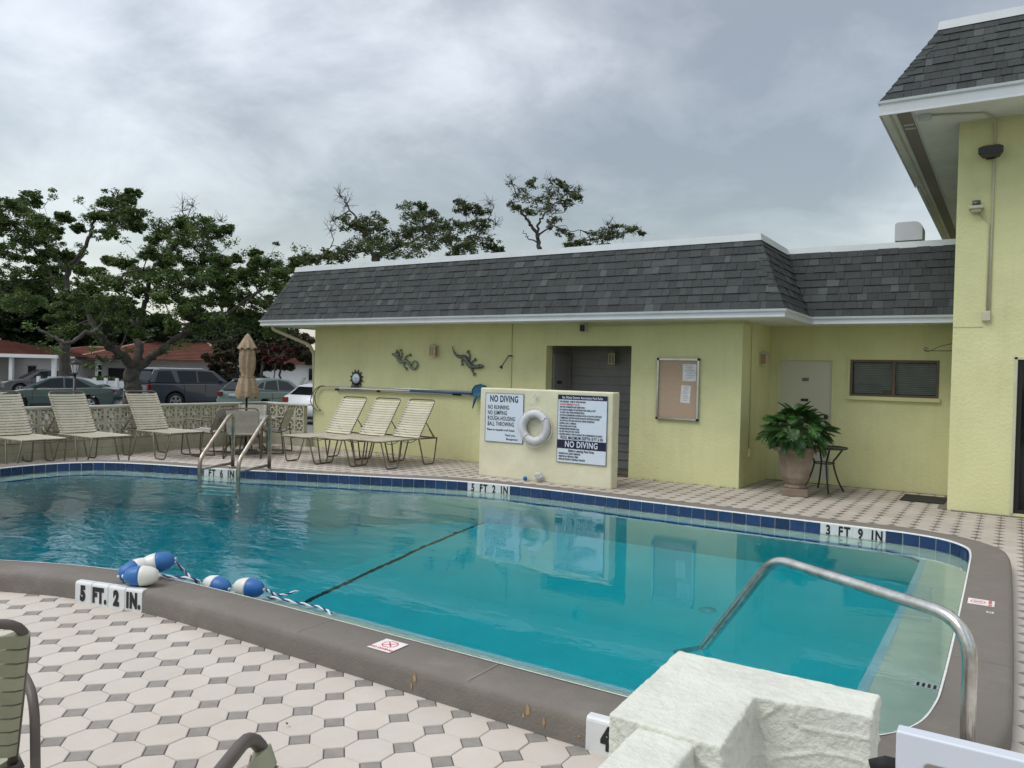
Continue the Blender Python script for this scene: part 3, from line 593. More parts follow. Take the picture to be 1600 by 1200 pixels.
z = ZT + .03; mb.add([(T0.x, 17.5, z), (T1.x, T1.y, z), (T2.x, T2.y, z), (T3.x, T3.y, z), (T4.x, T4.y, z), (T4.x, 17.5, z)], [(0, 1, 2, 3, 4, 5)]); mb.build('roof_deck', 'shingle', house, fix=False)
sl = math.hypot(OV - OT, ZT - ZF); k1 = (OV - OT) / sl; V1 = Vector((0, OV - OT, ZT - ZF)).normalized()
items = shingles(house, B1, (1, 0, 0), V1, lambda v: (v * k1, (E2[0] - E1[0]) - v * k1), 9, 0)
items += shingles(house, B3, (1, 0, 0), V1, lambda v: (-v * k1, E4[0] - E3[0]), 9, 0)
V2 = Vector((-(OV - OT), 0, ZT - ZF)).normalized()
items += shingles(house, B2, (0, 1, 0), V2, lambda v: (v * k1, E3[1] - E2[1] + v * k1), 9, 0)
place_shingles(house, items)
hipcaps(house, B2, T2, (-1, 0, 0), (0, 1, 0), 10); hipcaps(house, B1, T1, (1, 0, 0), (0, 1, 0), 10)
def flashing(parent, pts, z0, z1, name='roof_flashing'):
    m_ = MB(); n_ = len(pts); out = []
    for i, p in enumerate(pts): out.append(p)
    for (a, b, o_, ea, eb) in pts:
        a = Vector((*a, 0)); b = Vector((*b, 0)); o_ = Vector((*o_, 0)); d = (b - a).normalized(); P = [(-.12, z1 - .006), (-.12, z1 + .006), (.012, z1 + .006), (.03, z0), (.024, z0), (.006, z1 - .006)]
        m_.add([p + o_ * u + d * (u * s) + Vector((0, 0, zz)) for p, s in ((a, -ea), (b, eb)) for u, zz in P], [(i, (i + 1) % 6, 6 + (i + 1) % 6, 6 + i) for i in range(6)] + [tuple(range(5, -1, -1)), tuple(range(6, 12))])
    m_.build(name, 'fascia', parent)
flashing(house, [((T1.x, T1.y), (T2.x, T2.y), (0, -1), 1, 1), ((T2.x, T2.y), (T3.x, T3.y), (1, 0), 1, -1), ((T3.x, T3.y), (T4.x, T4.y), (0, -1), -1, 0), ((T0.x, 17.5), (T1.x, T1.y), (-1, 0), 0, 1)], ZT - .015, ZT + .075)
# recess door and window
mb = MB(); mb.box(DX0 + .03, DX1 - .03, YR + .02, YR + .06, .05, DZ - .03); rd = mb.build('door', 'door', house, fix=False)
mb = MB(); mb.box(DX0, DX0 + .03, YR - .012, YR + .05, 0, DZ); mb.box(DX1 - .03, DX1, YR - .012, YR + .05, 0, DZ); mb.box(DX0 + .03, DX1 - .03, YR - .012, YR + .05, DZ - .03, DZ); mb.box(DX0 + .03, DX1 - .03, YR - .02, YR + .05, 0, .05); mb.build('door_frame', 'wall', rd, fix=False)
mb = MB(); mb.box(-2.76, -2.66, YR + .012, YR + .02, 1.55, 1.60); mb.build('door_plate', 'lizgrey', rd, fix=False)
mb = MB(); mb.box(-2.77, -2.66, YR + .012, YR + .02, 1.24, 1.28); o = mb.build('number_plate', 'black', rd, fix=False); 
mb = MB(); mb.tube([(-2.39, YR + .02, 1.02), (-2.39, YR - .03, 1.02)], .03, 12); mb.build('handle', 'bronze', rd)
win = MB()
for x0, x1, z0, z1 in ((WX0, WX1, WZ0, WZ0 + .035), (WX0, WX1, WZ1 - .035, WZ1), (WX0, WX0 + .035, WZ0 + .035, WZ1 - .035), (WX1 - .035, WX1, WZ0 + .035, WZ1 - .035), (-1.50, -1.46, WZ0 + .035, WZ1 - .035)): win.box(x0, x1, YR + .01, YR + .07, z0, z1)
wn = win.build('window', 'brownframe', house, fix=False)
mb = MB(); mb.box(WX0 + .035, WX1 - .035, YR + .045, YR + .05, WZ0 + .035, WZ1 - .035)
pm = bpy.data.materials.new('clear_pane'); pm.use_nodes = True; nt_p = pm.node_tree; nt_p.nodes.remove(nt_p.nodes['Principled BSDF']); tr_ = nt_p.nodes.new('ShaderNodeBsdfTransparent'); tr_.inputs[0].default_value = (.72, .75, .74, 1); gl_ = nt_p.nodes.new('ShaderNodeBsdfGlossy'); gl_.inputs['Roughness'].default_value = .02; fr_ = nt_p.nodes.new('ShaderNodeFresnel'); mx_ = nt_p.nodes.new('ShaderNodeMixShader'); fr_.inputs[0].default_value = 1.25; nt_p.links.new(fr_.outputs[0], mx_.inputs[0]); nt_p.links.new(tr_.outputs[0], mx_.inputs[1]); nt_p.links.new(gl_.outputs[0], mx_.inputs[2]); nt_p.links.new(mx_.outputs[0], nt_p.nodes['Material Output'].inputs[0]); M['pane'] = pm
mb.build('pane', 'pane', wn, fix=False)
bl = MB().add([(0, 0, 0), (1, 0, 0), (1, .010, .0225), (0, .010, .0225)], [(0, 1, 2, 3)]).mesh('blind_slat', 'blind')
for k in range(17): o = link('blind_slat', bl, wn, (WX0 + .04, YR + .075, WZ0 + .045 + k * .0265)); o.scale = (WX1 - WX0 - .08, 1, 1)
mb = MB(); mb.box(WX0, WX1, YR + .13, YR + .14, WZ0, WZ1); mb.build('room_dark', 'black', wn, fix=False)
mb = MB(); mb.box(-1.62, -1.50, YR + .052, YR + .06, WZ0 + .04, WZ0 + .09); mb.build('notice', 'cork', wn, fix=False)
mb = MB(); mb.box(WX0 - .03, WX1 + .02, YR - .045, YR + .01, WZ0 - .055, WZ0 - .003); mb.build('sill', 'wall', house, fix=False)
mb = MB(); mb.box(WX0 - .035, WX0 - .004, YR - .02, YR - .001, WZ0, WZ1 + .02); mb.build('window_trim', 'wall', house, fix=False)
# chimney vent on the flat roof
cp = ay(1399, 385, 14.5); cq = ay(1441, 385, 14.5); zt = ay(1420, 347, 14.5).z; zc = ay(1420, 374, 14.5).z
ch = thing('roof_vent', 'cream roof vent with a curved white metal hood on the flat roof', 'vent', (0, 0, 0))
mb = MB(); mb.box(cp.x + .02, cq.x - .03, 14.5, 14.85, ZT, zc); mb.build('stack', 'creampaint', ch, fix=False)
mb = MB(); w_ = cq.x - cp.x; P = [(cp.x - .01, zc - .02), (cp.x - .01, zt - .03), (cp.x + .03, zt)] + [(cq.x - .12 + .12 * math.sin(a), zt - .12 + .12 * math.cos(a)) for a in [0, .4, .8, 1.2, 1.57]] + [(cq.x, zc - .02)]
mb.prism(P, ((0, 14.46, 0), (1, 0, 0), (0, 0, 1), (0, 1, 0)), 0, .45); mb.build('hood', 'fascia', ch)

# ---------------------------------------------------------------- the two-storey building on the right
TX = -.66; TY = 11.12; tov = .79; tot_ = .225; tz0 = 4.76; tz1 = 4.93; tzt = 5.89
tower = thing('two_storey_building', 'tall yellow-green stucco building with shingled mansard and deep eaves', 'building')
mb = MB(); GX0, GX1, GZ = .03, .95, 1.87
mb.box(TX, GX0, TY, TY + .2, -.55, tz0 + .06); mb.box(GX0, GX1, TY, TY + .2, GZ, tz0 + .06); mb.box(GX1, 4.5, TY, TY + .2, -.55, tz0 + .06); mb.box(GX0, GX1, TY, TY + .2, -.55, .03); mb.box(TX, TX + .2, TY + .2, 24, -.55, tz0 + .06); mb.build('wall', 'wall', tower, fix=False)
mb = MB(); mb.box(GX0, GX1, TY + .11, TY + .12, .03, GZ); gd = mb.build('glass_door', 'glass', tower, fix=False)
mb = MB(); mb.box(GX0 + .001, GX0 + .05, TY + .06, TY + .13, .03, GZ); mb.box(GX0 + .05, GX1, TY + .06, TY + .13, .031, .08); mb.box(GX0 + .05, GX1, TY + .06, TY + .13, GZ - .05, GZ); mb.build('door_frame', 'black', gd, fix=False)
mb = MB(); mb.box(GX0 - .035, GX0 - .004, TY - .012, TY + .05, .03, GZ + .03); mb.box(GX0 - .035, GX1, TY - .012, TY + .05, GZ + .004, GZ + .03); mb.build('door_trim', 'creampaint', gd, fix=False)
mb = MB(); mb.box(TX + .003, 2.2, TY - .004, TY + .02, 2.35, 2.362); mb.build('wall_joint', 'soil', tower, fix=False) if False else None
F1 = (TX - tov, TY - tov); F2 = (5.2, TY - tov)
eave(tower, [(F1, F2, (0, -1)), ((F1[0], 14.4), F1, (-1, 0))], tz0, tz1, [(1, 0), (0, 1)])
mb = MB(); mb.box(F1[0] + .01, F1[0] + .05, 14.42, 21, tz0, tz1 - .03); mb.build('fascia_board', 'fascia', tower, fix=False)
mb = MB(); mb.box(F1[0], 5.2, F1[1], TY, tz0 + .03, tz0 + .05); mb.box(F1[0], TX, TY, 21, tz0 + .03, tz0 + .05); mb.box(F1[0], 5.2, 20.98, 21, tz0, tz1); mb.build('soffit', 'soffit', tower, fix=False)
mb = MB(); mb.box(F1[0] + .17, F1[0] + .33, F1[1] + .06, 20.9, tz0 + .022, tz0 + .029); o = mb.build('soffit_vent', 'vent', tower, fix=False)
for k in range(2): mb = MB(); mb.box(F1[0] + .155 + k * .17, F1[0] + .17 + k * .17, F1[1] + .05, 20.9, tz0 + .014, tz0 + .029); mb.build('vent_rail', 'fascia', tower, fix=False)
mb = MB(); mb.box(F1[0] + .09, F1[0] + .115, F1[1] + .05, 20.9, tz0 + .005, tz0 + .029); mb.build('vent_rail', 'creampaint', tower, fix=False)
for y_ in (F1[1] + .55, F1[1] + .72): mb = MB(); mb.box(F1[0] + .19, F1[0] + .31, y_, y_ + .05, tz0 + .014, tz0 + .021); mb.build('vent_patch', 'fascia', tower, fix=False)
t1 = Vector((TX - tot_, TY - tot_, tzt)); b1 = Vector((*F1, tz1)); b2 = Vector((*F2, tz1)); t2 = Vector((5.2, TY - tot_, tzt)); b0 = Vector((F1[0], 21, tz1)); t0 = Vector((TX - tot_, 21, tzt))
mb = MB(); mb.add([b1, b2, t2, t1], [(0, 1, 2, 3)]); mb.add([b0, b1, t1, t0], [(0, 1, 2, 3)]); mb.add([t0, t1, t2, (5.2, 21, tzt)], [(0, 1, 2, 3)]); mb.build('roof_deck', 'shingle', tower, fix=False)
sl2 = math.hypot(tov - tot_, tzt - tz1); k2 = (tov - tot_) / sl2
items = shingles(tower, b1, (1, 0, 0), Vector((0, tov - tot_, tzt - tz1)), lambda v: (v * k2, 4.5), 9, 0); place_shingles(tower, items)
hipcaps(tower, b1, t1, (1, 0, 0), (0, 1, 0), 10)
flashing(tower, [((t1.x, t1.y), (t2.x, t2.y), (0, -1), 1, 0), ((t0.x, 21), (t1.x, t1.y), (-1, 0), 0, 1)], tzt - .015, tzt + .085)
# ================================================================ THINGS ON AND BY THE POOL HOUSE
def W_(x, y, off=0, Y=None): p = ay(x, y, (Y if Y is not None else YF)); p.y -= off; return p
# gutter downspout at the far left eave
mb = MB(); mb.tube(fillet([(XL - OV + .25, YF - OV + .06, 2.39), (XL - OV + .25, YF - OV + .10, 2.30), (XL - .05, YF - .10, 2.02), (XL - .05, YF + .02, 1.85), (XL - .06, YF + .1, .1)], .05), .032, 8)
mb.build('downspout', 'creampaint', house)
# conduit, black lamp and return-wall pipe (fixed to the house: parts)
q = W_(913, 513, .05)
fl = thing('wall_floodlight', 'small black floodlight high on the wall above the dark alcove', 'lamp', (0, 0, 0)); mb = MB(); mb.obox(q, (.035, 0, 0), (0, .045, 0), (0, 0, .05)); bevel(mb.build('housing', 'black', fl), .008); mb = MB(); mb.obox(q + Vector((.045, .02, 0)), (.018, 0, 0), (0, .03, 0), (0, 0, .055)); mb.build('bracket', 'creampaint', fl)
a = W_(921, 509.5, .012); b = W_(1158, 505.5, .012)
mb = MB(); mb.tube([a, b, (XR + .012, YF - .012, b.z), (XR + .012, YF + .12, b.z)], .009, 6); mb.build('conduit', 'wall', house)
zt = ax(1176, 512, XR + .012); zb = ax(1170, 703, XR + .012)
mb = MB(); mb.tube([(XR + .012, YF + .12, b.z), (XR + .012, zt.y, b.z), (XR + .012, zt.y, zb.z)], .010, 6); mb.build('conduit', 'wall', house)
mb = MB(); mb.box(XR + .001, XR + .04, zt.y - .05, zt.y + .05, zb.z - .1, zb.z + .02); bevel(mb.build('outlet_box', 'wall', house), .005)
a = W_(801, 508, .012); b = W_(797, 700, .012); mb = MB(); mb.tube([(a.x, a.y, 2.39), (a.x, a.y, .3)], .008, 6); mb.build('shower_pipe', 'wall', house)
sh = thing('shower_head', 'small outdoor shower head on a thin pipe beside the alcove', 'shower'); c0 = W_(799, 556, .03); c1 = W_(792.5, 572, .16)
mb = MB(); mb.tube([c0, c0 + Vector((0, -.05, .0)), c1], .010, 8); mb.build('arm', 'lizgrey', sh); mb = MB(); mb.tube([c1, c1 + Vector((-.01, -.02, -.035))], [.016, .034], 12); mb.build('rose', 'bronze', sh); mb = MB(); mb.tube([c0 + Vector((-.03, -.01, 0)), c0 + Vector((.04, -.01, 0))], .014, 8); mb.build('valve', 'lizgrey', sh)
# lantern sconces
def lantern(c, nrm, label, panel='lamp_panel', s=1.0):
    n_ = Vector(nrm); U = Vector((0, 0, 1)).cross(n_); t = thing('wall_lantern', label, 'lantern', (0, 0, 0), group='wall lanterns'); c = Vector(c); w, d, h = .055 * s, .05 * s, .085 * s; cc = c + n_ * (d + .012)
    m_ = MB()
    for i in (-1, 1):
        for j in (-1, 1): m_.obox(cc + U * i * w + n_ * j * d, U * .007, n_ * .007, Vector((0, 0, h)))
        m_.obox(cc + n_ * d * i, U * .006, n_ * .004, Vector((0, 0, h)))
    m_.obox(cc + Vector((0, 0, h)), U * (w + .012), n_ * (d + .012), Vector((0, 0, .008))); m_.obox(cc - Vector((0, 0, h)), U * (w + .012), n_ * (d + .012), Vector((0, 0, .008))); m_.build('frame', 'creampaint', t)
    m_ = MB(); m_.obox(cc, U * (w - .004), n_ * (d - .004), Vector((0, 0, h - .004))); m_.build('glass', panel, t)
    m_ = MB(); p = cc + Vector((0, 0, h + .008)); e = [p + U * i * (w + .01) + n_ * j * (d + .01) for i, j in ((-1, -1), (1, -1), (1, 1), (-1, 1))]; m_.add(e + [p + U * i * .014 + n_ * j * .014 + Vector((0, 0, .035)) for i, j in ((-1, -1), (1, -1), (1, 1), (-1, 1))], [(0, 1, 5, 4), (1, 2, 6, 5), (2, 3, 7, 6), (3, 0, 4, 7), (4, 5, 6, 7)]); m_.build('cap', 'creampaint', t)
    m_ = MB(); m_.obox(c + n_ * .006, U * (w + .004), n_ * .005, Vector((0, 0, h + .012))); m_.build('back_plate', 'creampaint', t)
lantern(W_(681, 549), (0, -1, 0), 'cream lantern with amber panes on the wall between the two metal lizards')
q = ax(1188, 561, XR); lantern(q, (1, 0, 0), 'cream lantern on the return wall left of the grey door', 'lamp_panel', .95)
q = ay(960, 561, YB - .01); lantern(q, (0, -1, 0), 'shaded lantern on the grey siding inside the alcove', 'vent', .95)
# metal lizards
def Z3(a, b): return (600 + a * .1125, 530 + b * .1125)
def lizard(name, label, body, rad, legs, toes, material, headr):
    t = thing(name, label, 'wall ornament', group='metal lizards on the wall')
    P = [W_(*Z3(*p), .03) for p in body]; P2 = catmull([tuple(p) for p in P], False, 5); rr = np.interp(np.linspace(0, 1, len(P2)), np.linspace(0, 1, len(rad)), rad)
    m_ = MB(); m_.tube(P2, list(rr), 8); m_.build('body', material, t)
    m_ = MB(); h = P[0]; d = (P[0] - P[1]).normalized(); m_.tube([h - d * .03, h, h + d * .04, h + d * .085, h + d * .11], [headr * .7, headr, headr * .95, headr * .6, .006], 10); m_.build('head', material, t)
    side = Vector((-d.z, 0, d.x))
    for s in (-1, 1): m_ = MB(); e = h + d * .045 + side * s * headr * .6 + Vector((0, -.03, 0)); m_.tube([e, e + Vector((0, -.012, 0))], .009, 8); m_.build('eye', 'black', t)
    for lg, fan in zip(legs, toes):
        Q = [W_(*Z3(*p), .028) for p in lg]; m_ = MB(); m_.tube(catmull([tuple(p) for p in Q], False, 4), [.02 - .0012 * k for k in range((len(Q) - 1) * 4 + 1)], 6); f = Q[-1]; dd = (Q[-1] - Q[-2]).normalized()
        for a in (-1.1, -.4, .4, 1.1):
            e = Vector((dd.x * math.cos(a) - dd.z * math.sin(a), 0, dd.x * math.sin(a) + dd.z * math.cos(a))); m_.tube([f, f + e * fan, f + e * fan * 1.25], [.006, .006, .011], 6)
        m_.build('leg', material, t)
lizard('metal_gecko', 'pale metal gecko with curled tail, left of the two wall lizards', [(205, 225), (212, 275), (255, 315), (315, 305), (360, 335), (395, 395), (440, 408), (475, 370), (468, 318), (430, 305), (408, 335), (430, 362)], [.02, .034, .038, .034, .03, .026, .022, .018, .014, .012, .009, .005],
       [[(222, 265), (262, 225), (250, 160)], [(305, 295), (318, 240), (370, 222)], [(285, 325), (290, 375), (322, 408)], [(205, 250), (165, 235), (140, 212)]], [.022, .026, .026, .02], 'lizgreen', .036)
lizard('metal_lizard', 'dark metal lizard heading down right, nearer the alcove', [(1325, 380), (1270, 385), (1215, 375), (1170, 310), (1130, 250), (1065, 245), (1010, 215), (980, 165), (963, 95)], [.022, .036, .044, .046, .04, .03, .02, .012, .004],
       [[(1185, 290), (1205, 235), (1185, 185)], [(1240, 375), (1228, 325), (1272, 290)], [(1130, 275), (1095, 300), (1100, 345)], [(1225, 395), (1238, 440), (1262, 478)]], [.032, .03, .024, .032], 'lizgrey', .04)
# sun clock
cc = W_(558, 591.5, .012); ck = thing('sun_clock', 'black sun-shaped clock with spiky rays above the pool poles', 'clock', (0, 0, 0))
m_ = MB()
for k in range(12):
    a = k * math.pi / 6 + .26; e = Vector((math.cos(a), 0, math.sin(a))); s = Vector((-math.sin(a), 0, math.cos(a)))
    m_.add([cc + e * .105 + s * .033, cc + e * .105 - s * .033, cc + e * .188, cc + e * .105 + s * .033 + Vector((0, -.012, 0)), cc + e * .105 - s * .033 + Vector((0, -.012, 0)), cc + e * .188 + Vector((0, -.006, 0))], [(0, 1, 2), (3, 5, 4), (0, 2, 5, 3), (1, 4, 5, 2)])
m_.build('rays', 'bronze', ck)
m_ = MB(); m_.tube([cc, cc + Vector((0, -.022, 0))], .122, 28); m_.build('rim', 'bronze', ck); m_ = MB(); m_.tube([cc + Vector((0, -.02, 0)), cc + Vector((0, -.0235, 0))], .093, 28); m_.build('dial', 'signwhite', ck)
for a, l_ in ((2.35, .04), (.1, .03)): e = Vector((math.cos(a), 0, math.sin(a))); m_ = MB(); m_.tube([cc + Vector((0, -.026, 0)), cc + Vector((0, -.026, 0)) + e * l_], .004, 5); m_.build('hand', 'black', ck)
m_ = MB(); m_.box(cc.x - .09, cc.x + .11, cc.y - .06, cc.y + .012, cc.z - .170, cc.z - .135); [m_.tube([(cc.x - .07 + k * .06, cc.y - .05, cc.z - .17), (cc.x - .07 + k * .06, cc.y - .05, cc.z - .19)], .012, 6) for k in range(3)]; m_.build('hook_rail', 'bronze', ck)
# rescue hook and poles on the wall
hk = thing('rescue_hook', 'long grey pole with a large crescent rescue hook on the wall', 'pool hook')
m_ = MB(); m_.tube([W_(512, 603.2, .06), W_(744, 611.5, .06)], .012, 8); m_.build('pole', 'alu', hk)
def Z8(a, b): return (480 + a * .1, 560 + b * .1)
m_ = MB(); m_.tube([tuple(p) for p in catmull([tuple(W_(*Z8(*p), .06)) for p in [(320, 432), (240, 432), (170, 480), (115, 560), (90, 660), (115, 740), (165, 790), (215, 815), (245, 808), (205, 775), (165, 690), (152, 600), (175, 520), (235, 445), (300, 432)]], False, 5)], .010, 8); m_.build('hook', 'frame', hk)
pl = thing('vacuum_pole', 'white pool pole with dark end grip below the rescue hook', 'pool pole'); m_ = MB(); m_.tube([W_(530, 608.5, .05), W_(742, 617.5, .05)], .014, 8); m_.build('tube', 'alu', pl)
for a, b in ((527, 533), (592, 597), (710, 724)): m_ = MB(); m_.tube([W_(a, 608.5 + (a - 530) * .0425, .05), W_(b, 608.5 + (b - 530) * .0425, .05)], .019, 8); m_.build('grip', 'rubber', pl)
nt_ = thing('leaf_net', 'blue leaf net on a blue and white telescopic pole', 'pool net'); m_ = MB(); m_.tube([W_(645, 610.5, .075), W_(742, 615, .075)], .018, 8); m_.build('pole', 'bluepole', nt_); m_ = MB(); m_.tube([W_(534, 606, .075), W_(646, 610.6, .075)], .012, 8); m_.build('pole_end', 'white', nt_)
L_ = [W_(*p, .09) for p in [(742, 617), (743, 608), (747, 602.5), (756, 600.5), (764, 603), (766, 612), (758, 618), (750, 620)]]
m_ = MB(); m_.tube([tuple(p) for p in L_ + [L_[0]]], .009, 7); m_.build('hoop', 'bluepole', nt_)
m_ = MB(); c_ = sum(L_, Vector()) / len(L_) + Vector((0, .03, -.03)); m_.add([c_] + L_, [(0, i + 1, (i + 1) % len(L_) + 1) for i in range(len(L_))]); m_.build('net', 'netblue', nt_, fix=False)
m_ = MB(); m_.tube([W_(748, 619, .09), W_(746, 627, .09), W_(743, 638, .09)], [.03, .022, .008], 8); m_.build('skimmer_lip', 'bluepole', nt_)
# notice board
A, B, C_, D_ = [W_(*p, .0) for p in ((1030, 561), (1093, 562), (1090, 656), (1026, 653))]; bx0, bx1, bz0, bz1 = A.x, B.x, (C_.z + D_.z) / 2, (A.z + B.z) / 2
nb = thing('notice_board', 'cork notice board in a grey metal frame on the yellow wall', 'notice board')
m_ = MB(); m_.box(bx0, bx1, YF - .02, YF - .004, bz0, bz1); m_.build('cork', 'cork', nb)
m_ = MB()
for x0, x1, z0, z1 in ((bx0 - .012, bx1 + .012, bz0 - .012, bz0 + .016), (bx0 - .012, bx1 + .012, bz1 - .016, bz1 + .012), (bx0 - .012, bx0 + .014, bz0 + .016, bz1 - .016), (bx1 - .014, bx1 + .012, bz0 + .016, bz1 - .016)): m_.box(x0, x1, YF - .045, YF - .003, z0, z1)
m_.build('frame', 'alu', nb)
for x in (bx0, bx1):
    for z in (bz0, bz1): m_ = MB(); m_.obox((x, YF - .03, z), (.018, 0, 0), (0, .02, 0), (0, 0, .018)); bevel(m_.build('corner_cap', 'rubber', nb), .006)
def paper(px0, px1, py0, py1, tilt, label):
    a, b = W_(px0, py0), W_(px1, py1); c = (a + b) / 2; c.y = YF - .0225; t = tag(MB().obox((0, 0, 0), (abs(b.x - a.x) / 2, 0, 0), (0, .001, 0), (0, 0, abs(a.z - b.z) / 2)).build('paper_notice', 'paper'), label, 'notice', 'papers pinned to the notice board'); t.location = c; t.rotation_euler = (0, tilt, 0)
    for k in range(9):
        z = (a.z - b.z) / 2 * (.82 - k * .19); w = abs(b.x - a.x) * (.34 - .06 * (k % 3)); m_ = MB(); m_.box(-w, w * .9, -.0016, -.0012, z - .002, z + .002); m_.build('print_line', 'frame', t)
paper(1068, 1088.5, 569, 596, 0, 'upper paper notice pinned to the cork board'); paper(1065, 1079, 602, 630, .06, 'lower tilted paper notice pinned to the cork board')
# scroll bracket on the tower's flank
sb = tag(MB().build('x', 'bronze'), 'thin wrought iron scroll bracket on the tall building\'s corner', 'bracket'); bpy.data.objects.remove(sb)
m_ = MB(); Yb = 12.0; e0 = ay(1441, 548, Yb); x1 = TX; m_.tube([(x1, Yb, e0.z), (e0.x + .04, Yb, e0.z)], .006, 6); m_.tube([(x1, Yb, e0.z + .11), (x1 - .2, Yb, e0.z + .06), (e0.x + .12, Yb, e0.z + .01), (e0.x + .06, Yb, e0.z - .015), (e0.x + .03, Yb, e0.z + .0), (e0.x + .05, Yb, e0.z + .025)], .005, 6)
m_.tube([(e0.x + .04 + .03 * math.cos(a) * (1 - a / 9), Yb, e0.z + .02 + .03 * math.sin(a) * (1 - a / 9)) for a in [k * .6 for k in range(10)]], .005, 6)
tag(m_.build('scroll_bracket', 'bronze'), 'thin wrought iron scroll bracket above the slatted window', 'bracket')
# tower lamps, pipes
q = W_(1549, 240, 0, TY); t = thing('wall_floodlight', 'black box floodlight high on the tall right-hand building', 'lamp')
m_ = MB(); m_.add([q + Vector(p) for p in [(-.13, -.26, -.06), (.13, -.26, -.06), (.13, -.26, .02), (-.13, -.26, .02), (-.09, -.03, -.06), (.09, -.03, -.06), (.09, -.03, .10), (-.09, -.03, .10)]], [(0, 1, 2, 3), (7, 6, 5, 4), (0, 4, 5, 1), (3, 2, 6, 7), (0, 3, 7, 4), (1, 5, 6, 2)]); bevel(m_.build('housing', 'bronze', t), .01); m_ = MB(); m_.add([q + Vector(p) for p in [(-.11, -.263, -.055), (.11, -.263, -.055), (.11, -.263, .012), (-.11, -.263, .012)]], [(0, 1, 2, 3)]); m_.build('lens', 'glass', t); m_ = MB(); m_.obox(q + Vector((0, -.015, -.02)), (.05, 0, 0), (0, .015, 0), (0, 0, .05)); m_.build('mount', 'bronze', t)
q = W_(1526, 322, 0, TY); t = thing('sensor_lamp', 'small grey and cream sensor lamp below the black floodlight', 'lamp'); m_ = MB(); m_.obox(q + Vector((0, -.06, -.03)), (.08, 0, 0), (0, .06, 0), (0, 0, .02)); m_.obox(q + Vector((0, -.05, -.065)), (.055, 0, 0), (0, .045, 0), (0, 0, .02)); bevel(m_.build('base', 'creampaint', t), .01); m_ = MB(); m_.tube([q + Vector((0, -.07, -.01)), q + Vector((0, -.07, .05))], .045, 12); m_.build('lens', 'lizgrey', t)
cx = W_(1552, 300, 0, TY).x; zbx = W_(1541, 494, 0, TY)
m_ = MB(); sbx = Vector((-1.0, TY - .50, tz0 - .005))
m_.tube(fillet([(sbx.x + .05, sbx.y, tz0 + .015), (cx - .1, TY - .30, tz0 + .012), (cx, TY - .014, tz0 + .0), (cx, TY - .014, 4.0), (cx, TY - .014, zbx.z)], .06), .013, 8); m_.build('conduit', 'creampaint', tower)
m_ = MB(); m_.box(zbx.x - .045, zbx.x + .045, TY - .05, TY - .001, zbx.z - .06, zbx.z + .06); bevel(m_.build('junction_box', 'creampaint', tower), .006)
m_ = MB(); q = W_(1526, 330, 0, TY); m_.tube([(q.x + .02, TY - .012, q.z - .02), (cx - .03, TY - .012, q.z - .16), (cx - .03, TY - .012, zbx.z)], .008, 6); m_.build('lamp_cable', 'creampaint', tower)
m_ = MB(); m_.obox(sbx, (.07, 0, 0), (0, .05, 0), (0, 0, .03)); m_.build('soffit_box', 'fascia', tower)
jl = W_(1500, 512, 0, TY); m_ = MB(); m_.box(TX + .001, W_(1536, 512, 0, TY).x, TY - .0035, TY + .01, jl.z, jl.z + .010); m_.build('wall_seam', 'blockbase', tower)

# ---------------------------------------------------------------- sign wall
SX0, SX1, SY, SZ, ST_ = -6.83, -4.612, 9.79, 1.33, .21
sw = thing('sign_wall', 'cream stucco freestanding wall between pool and alcove', 'wall')
def rough_box(x0, x1, y0, y1, z0, z1, amp=.004, cell=.07, seed=1):
    b = bmesh.new(); nx, ny, nz = [max(1, int(round((q1 - q0) / cell))) for q0, q1 in ((x0, x1), (y0, y1), (z0, z1))]
    def face(o, u, v, nu, nv):
        g = [[b.verts.new(Vector(o) + Vector(u) * i / nu + Vector(v) * j / nv) for j in range(nv + 1)] for i in range(nu + 1)]
        for i in range(nu):
            for j in range(nv): b.faces.new((g[i][j], g[i + 1][j], g[i + 1][j + 1], g[i][j + 1]))
    dx, dy, dz = (x1 - x0, 0, 0), (0, y1 - y0, 0), (0, 0, z1 - z0)
    face((x0, y0, z0), dx, dz, nx, nz); face((x0, y1, z0), dx, dz, nx, nz); face((x0, y0, z0), dy, dz, ny, nz); face((x1, y0, z0), dy, dz, ny, nz); face((x0, y0, z1), dx, dy, nx, ny); face((x0, y0, z0), dx, dy, nx, ny)
    bmesh.ops.remove_doubles(b, verts=b.verts, dist=.0005); bmesh.ops.recalc_face_normals(b, faces=b.faces)
    from mathutils import noise as N_
    for v in b.verts:
        v.co += v.normal * (N_.noise(v.co * 5 + Vector((seed, 0, 0))) * amp * 1.6 + N_.noise(v.co * 17) * amp * .8)
    return b
def from_bm(b, name, material, parent=None, smooth=False):
    me = bpy.data.meshes.new(name); b.to_mesh(me); b.free(); me.materials.append(M[material])
    if smooth: me.polygons.foreach_set('use_smooth', [True] * len(me.polygons))
    return link(name, me, parent)
bevel(from_bm(rough_box(SX0, SX1, SY, SY + ST_, -.01, SZ, .003, .1), 'stucco_body', 'signwall', sw), .022, 3)
def Z4(a, b): return (730 + a * .1625, 590 + b * .1625)
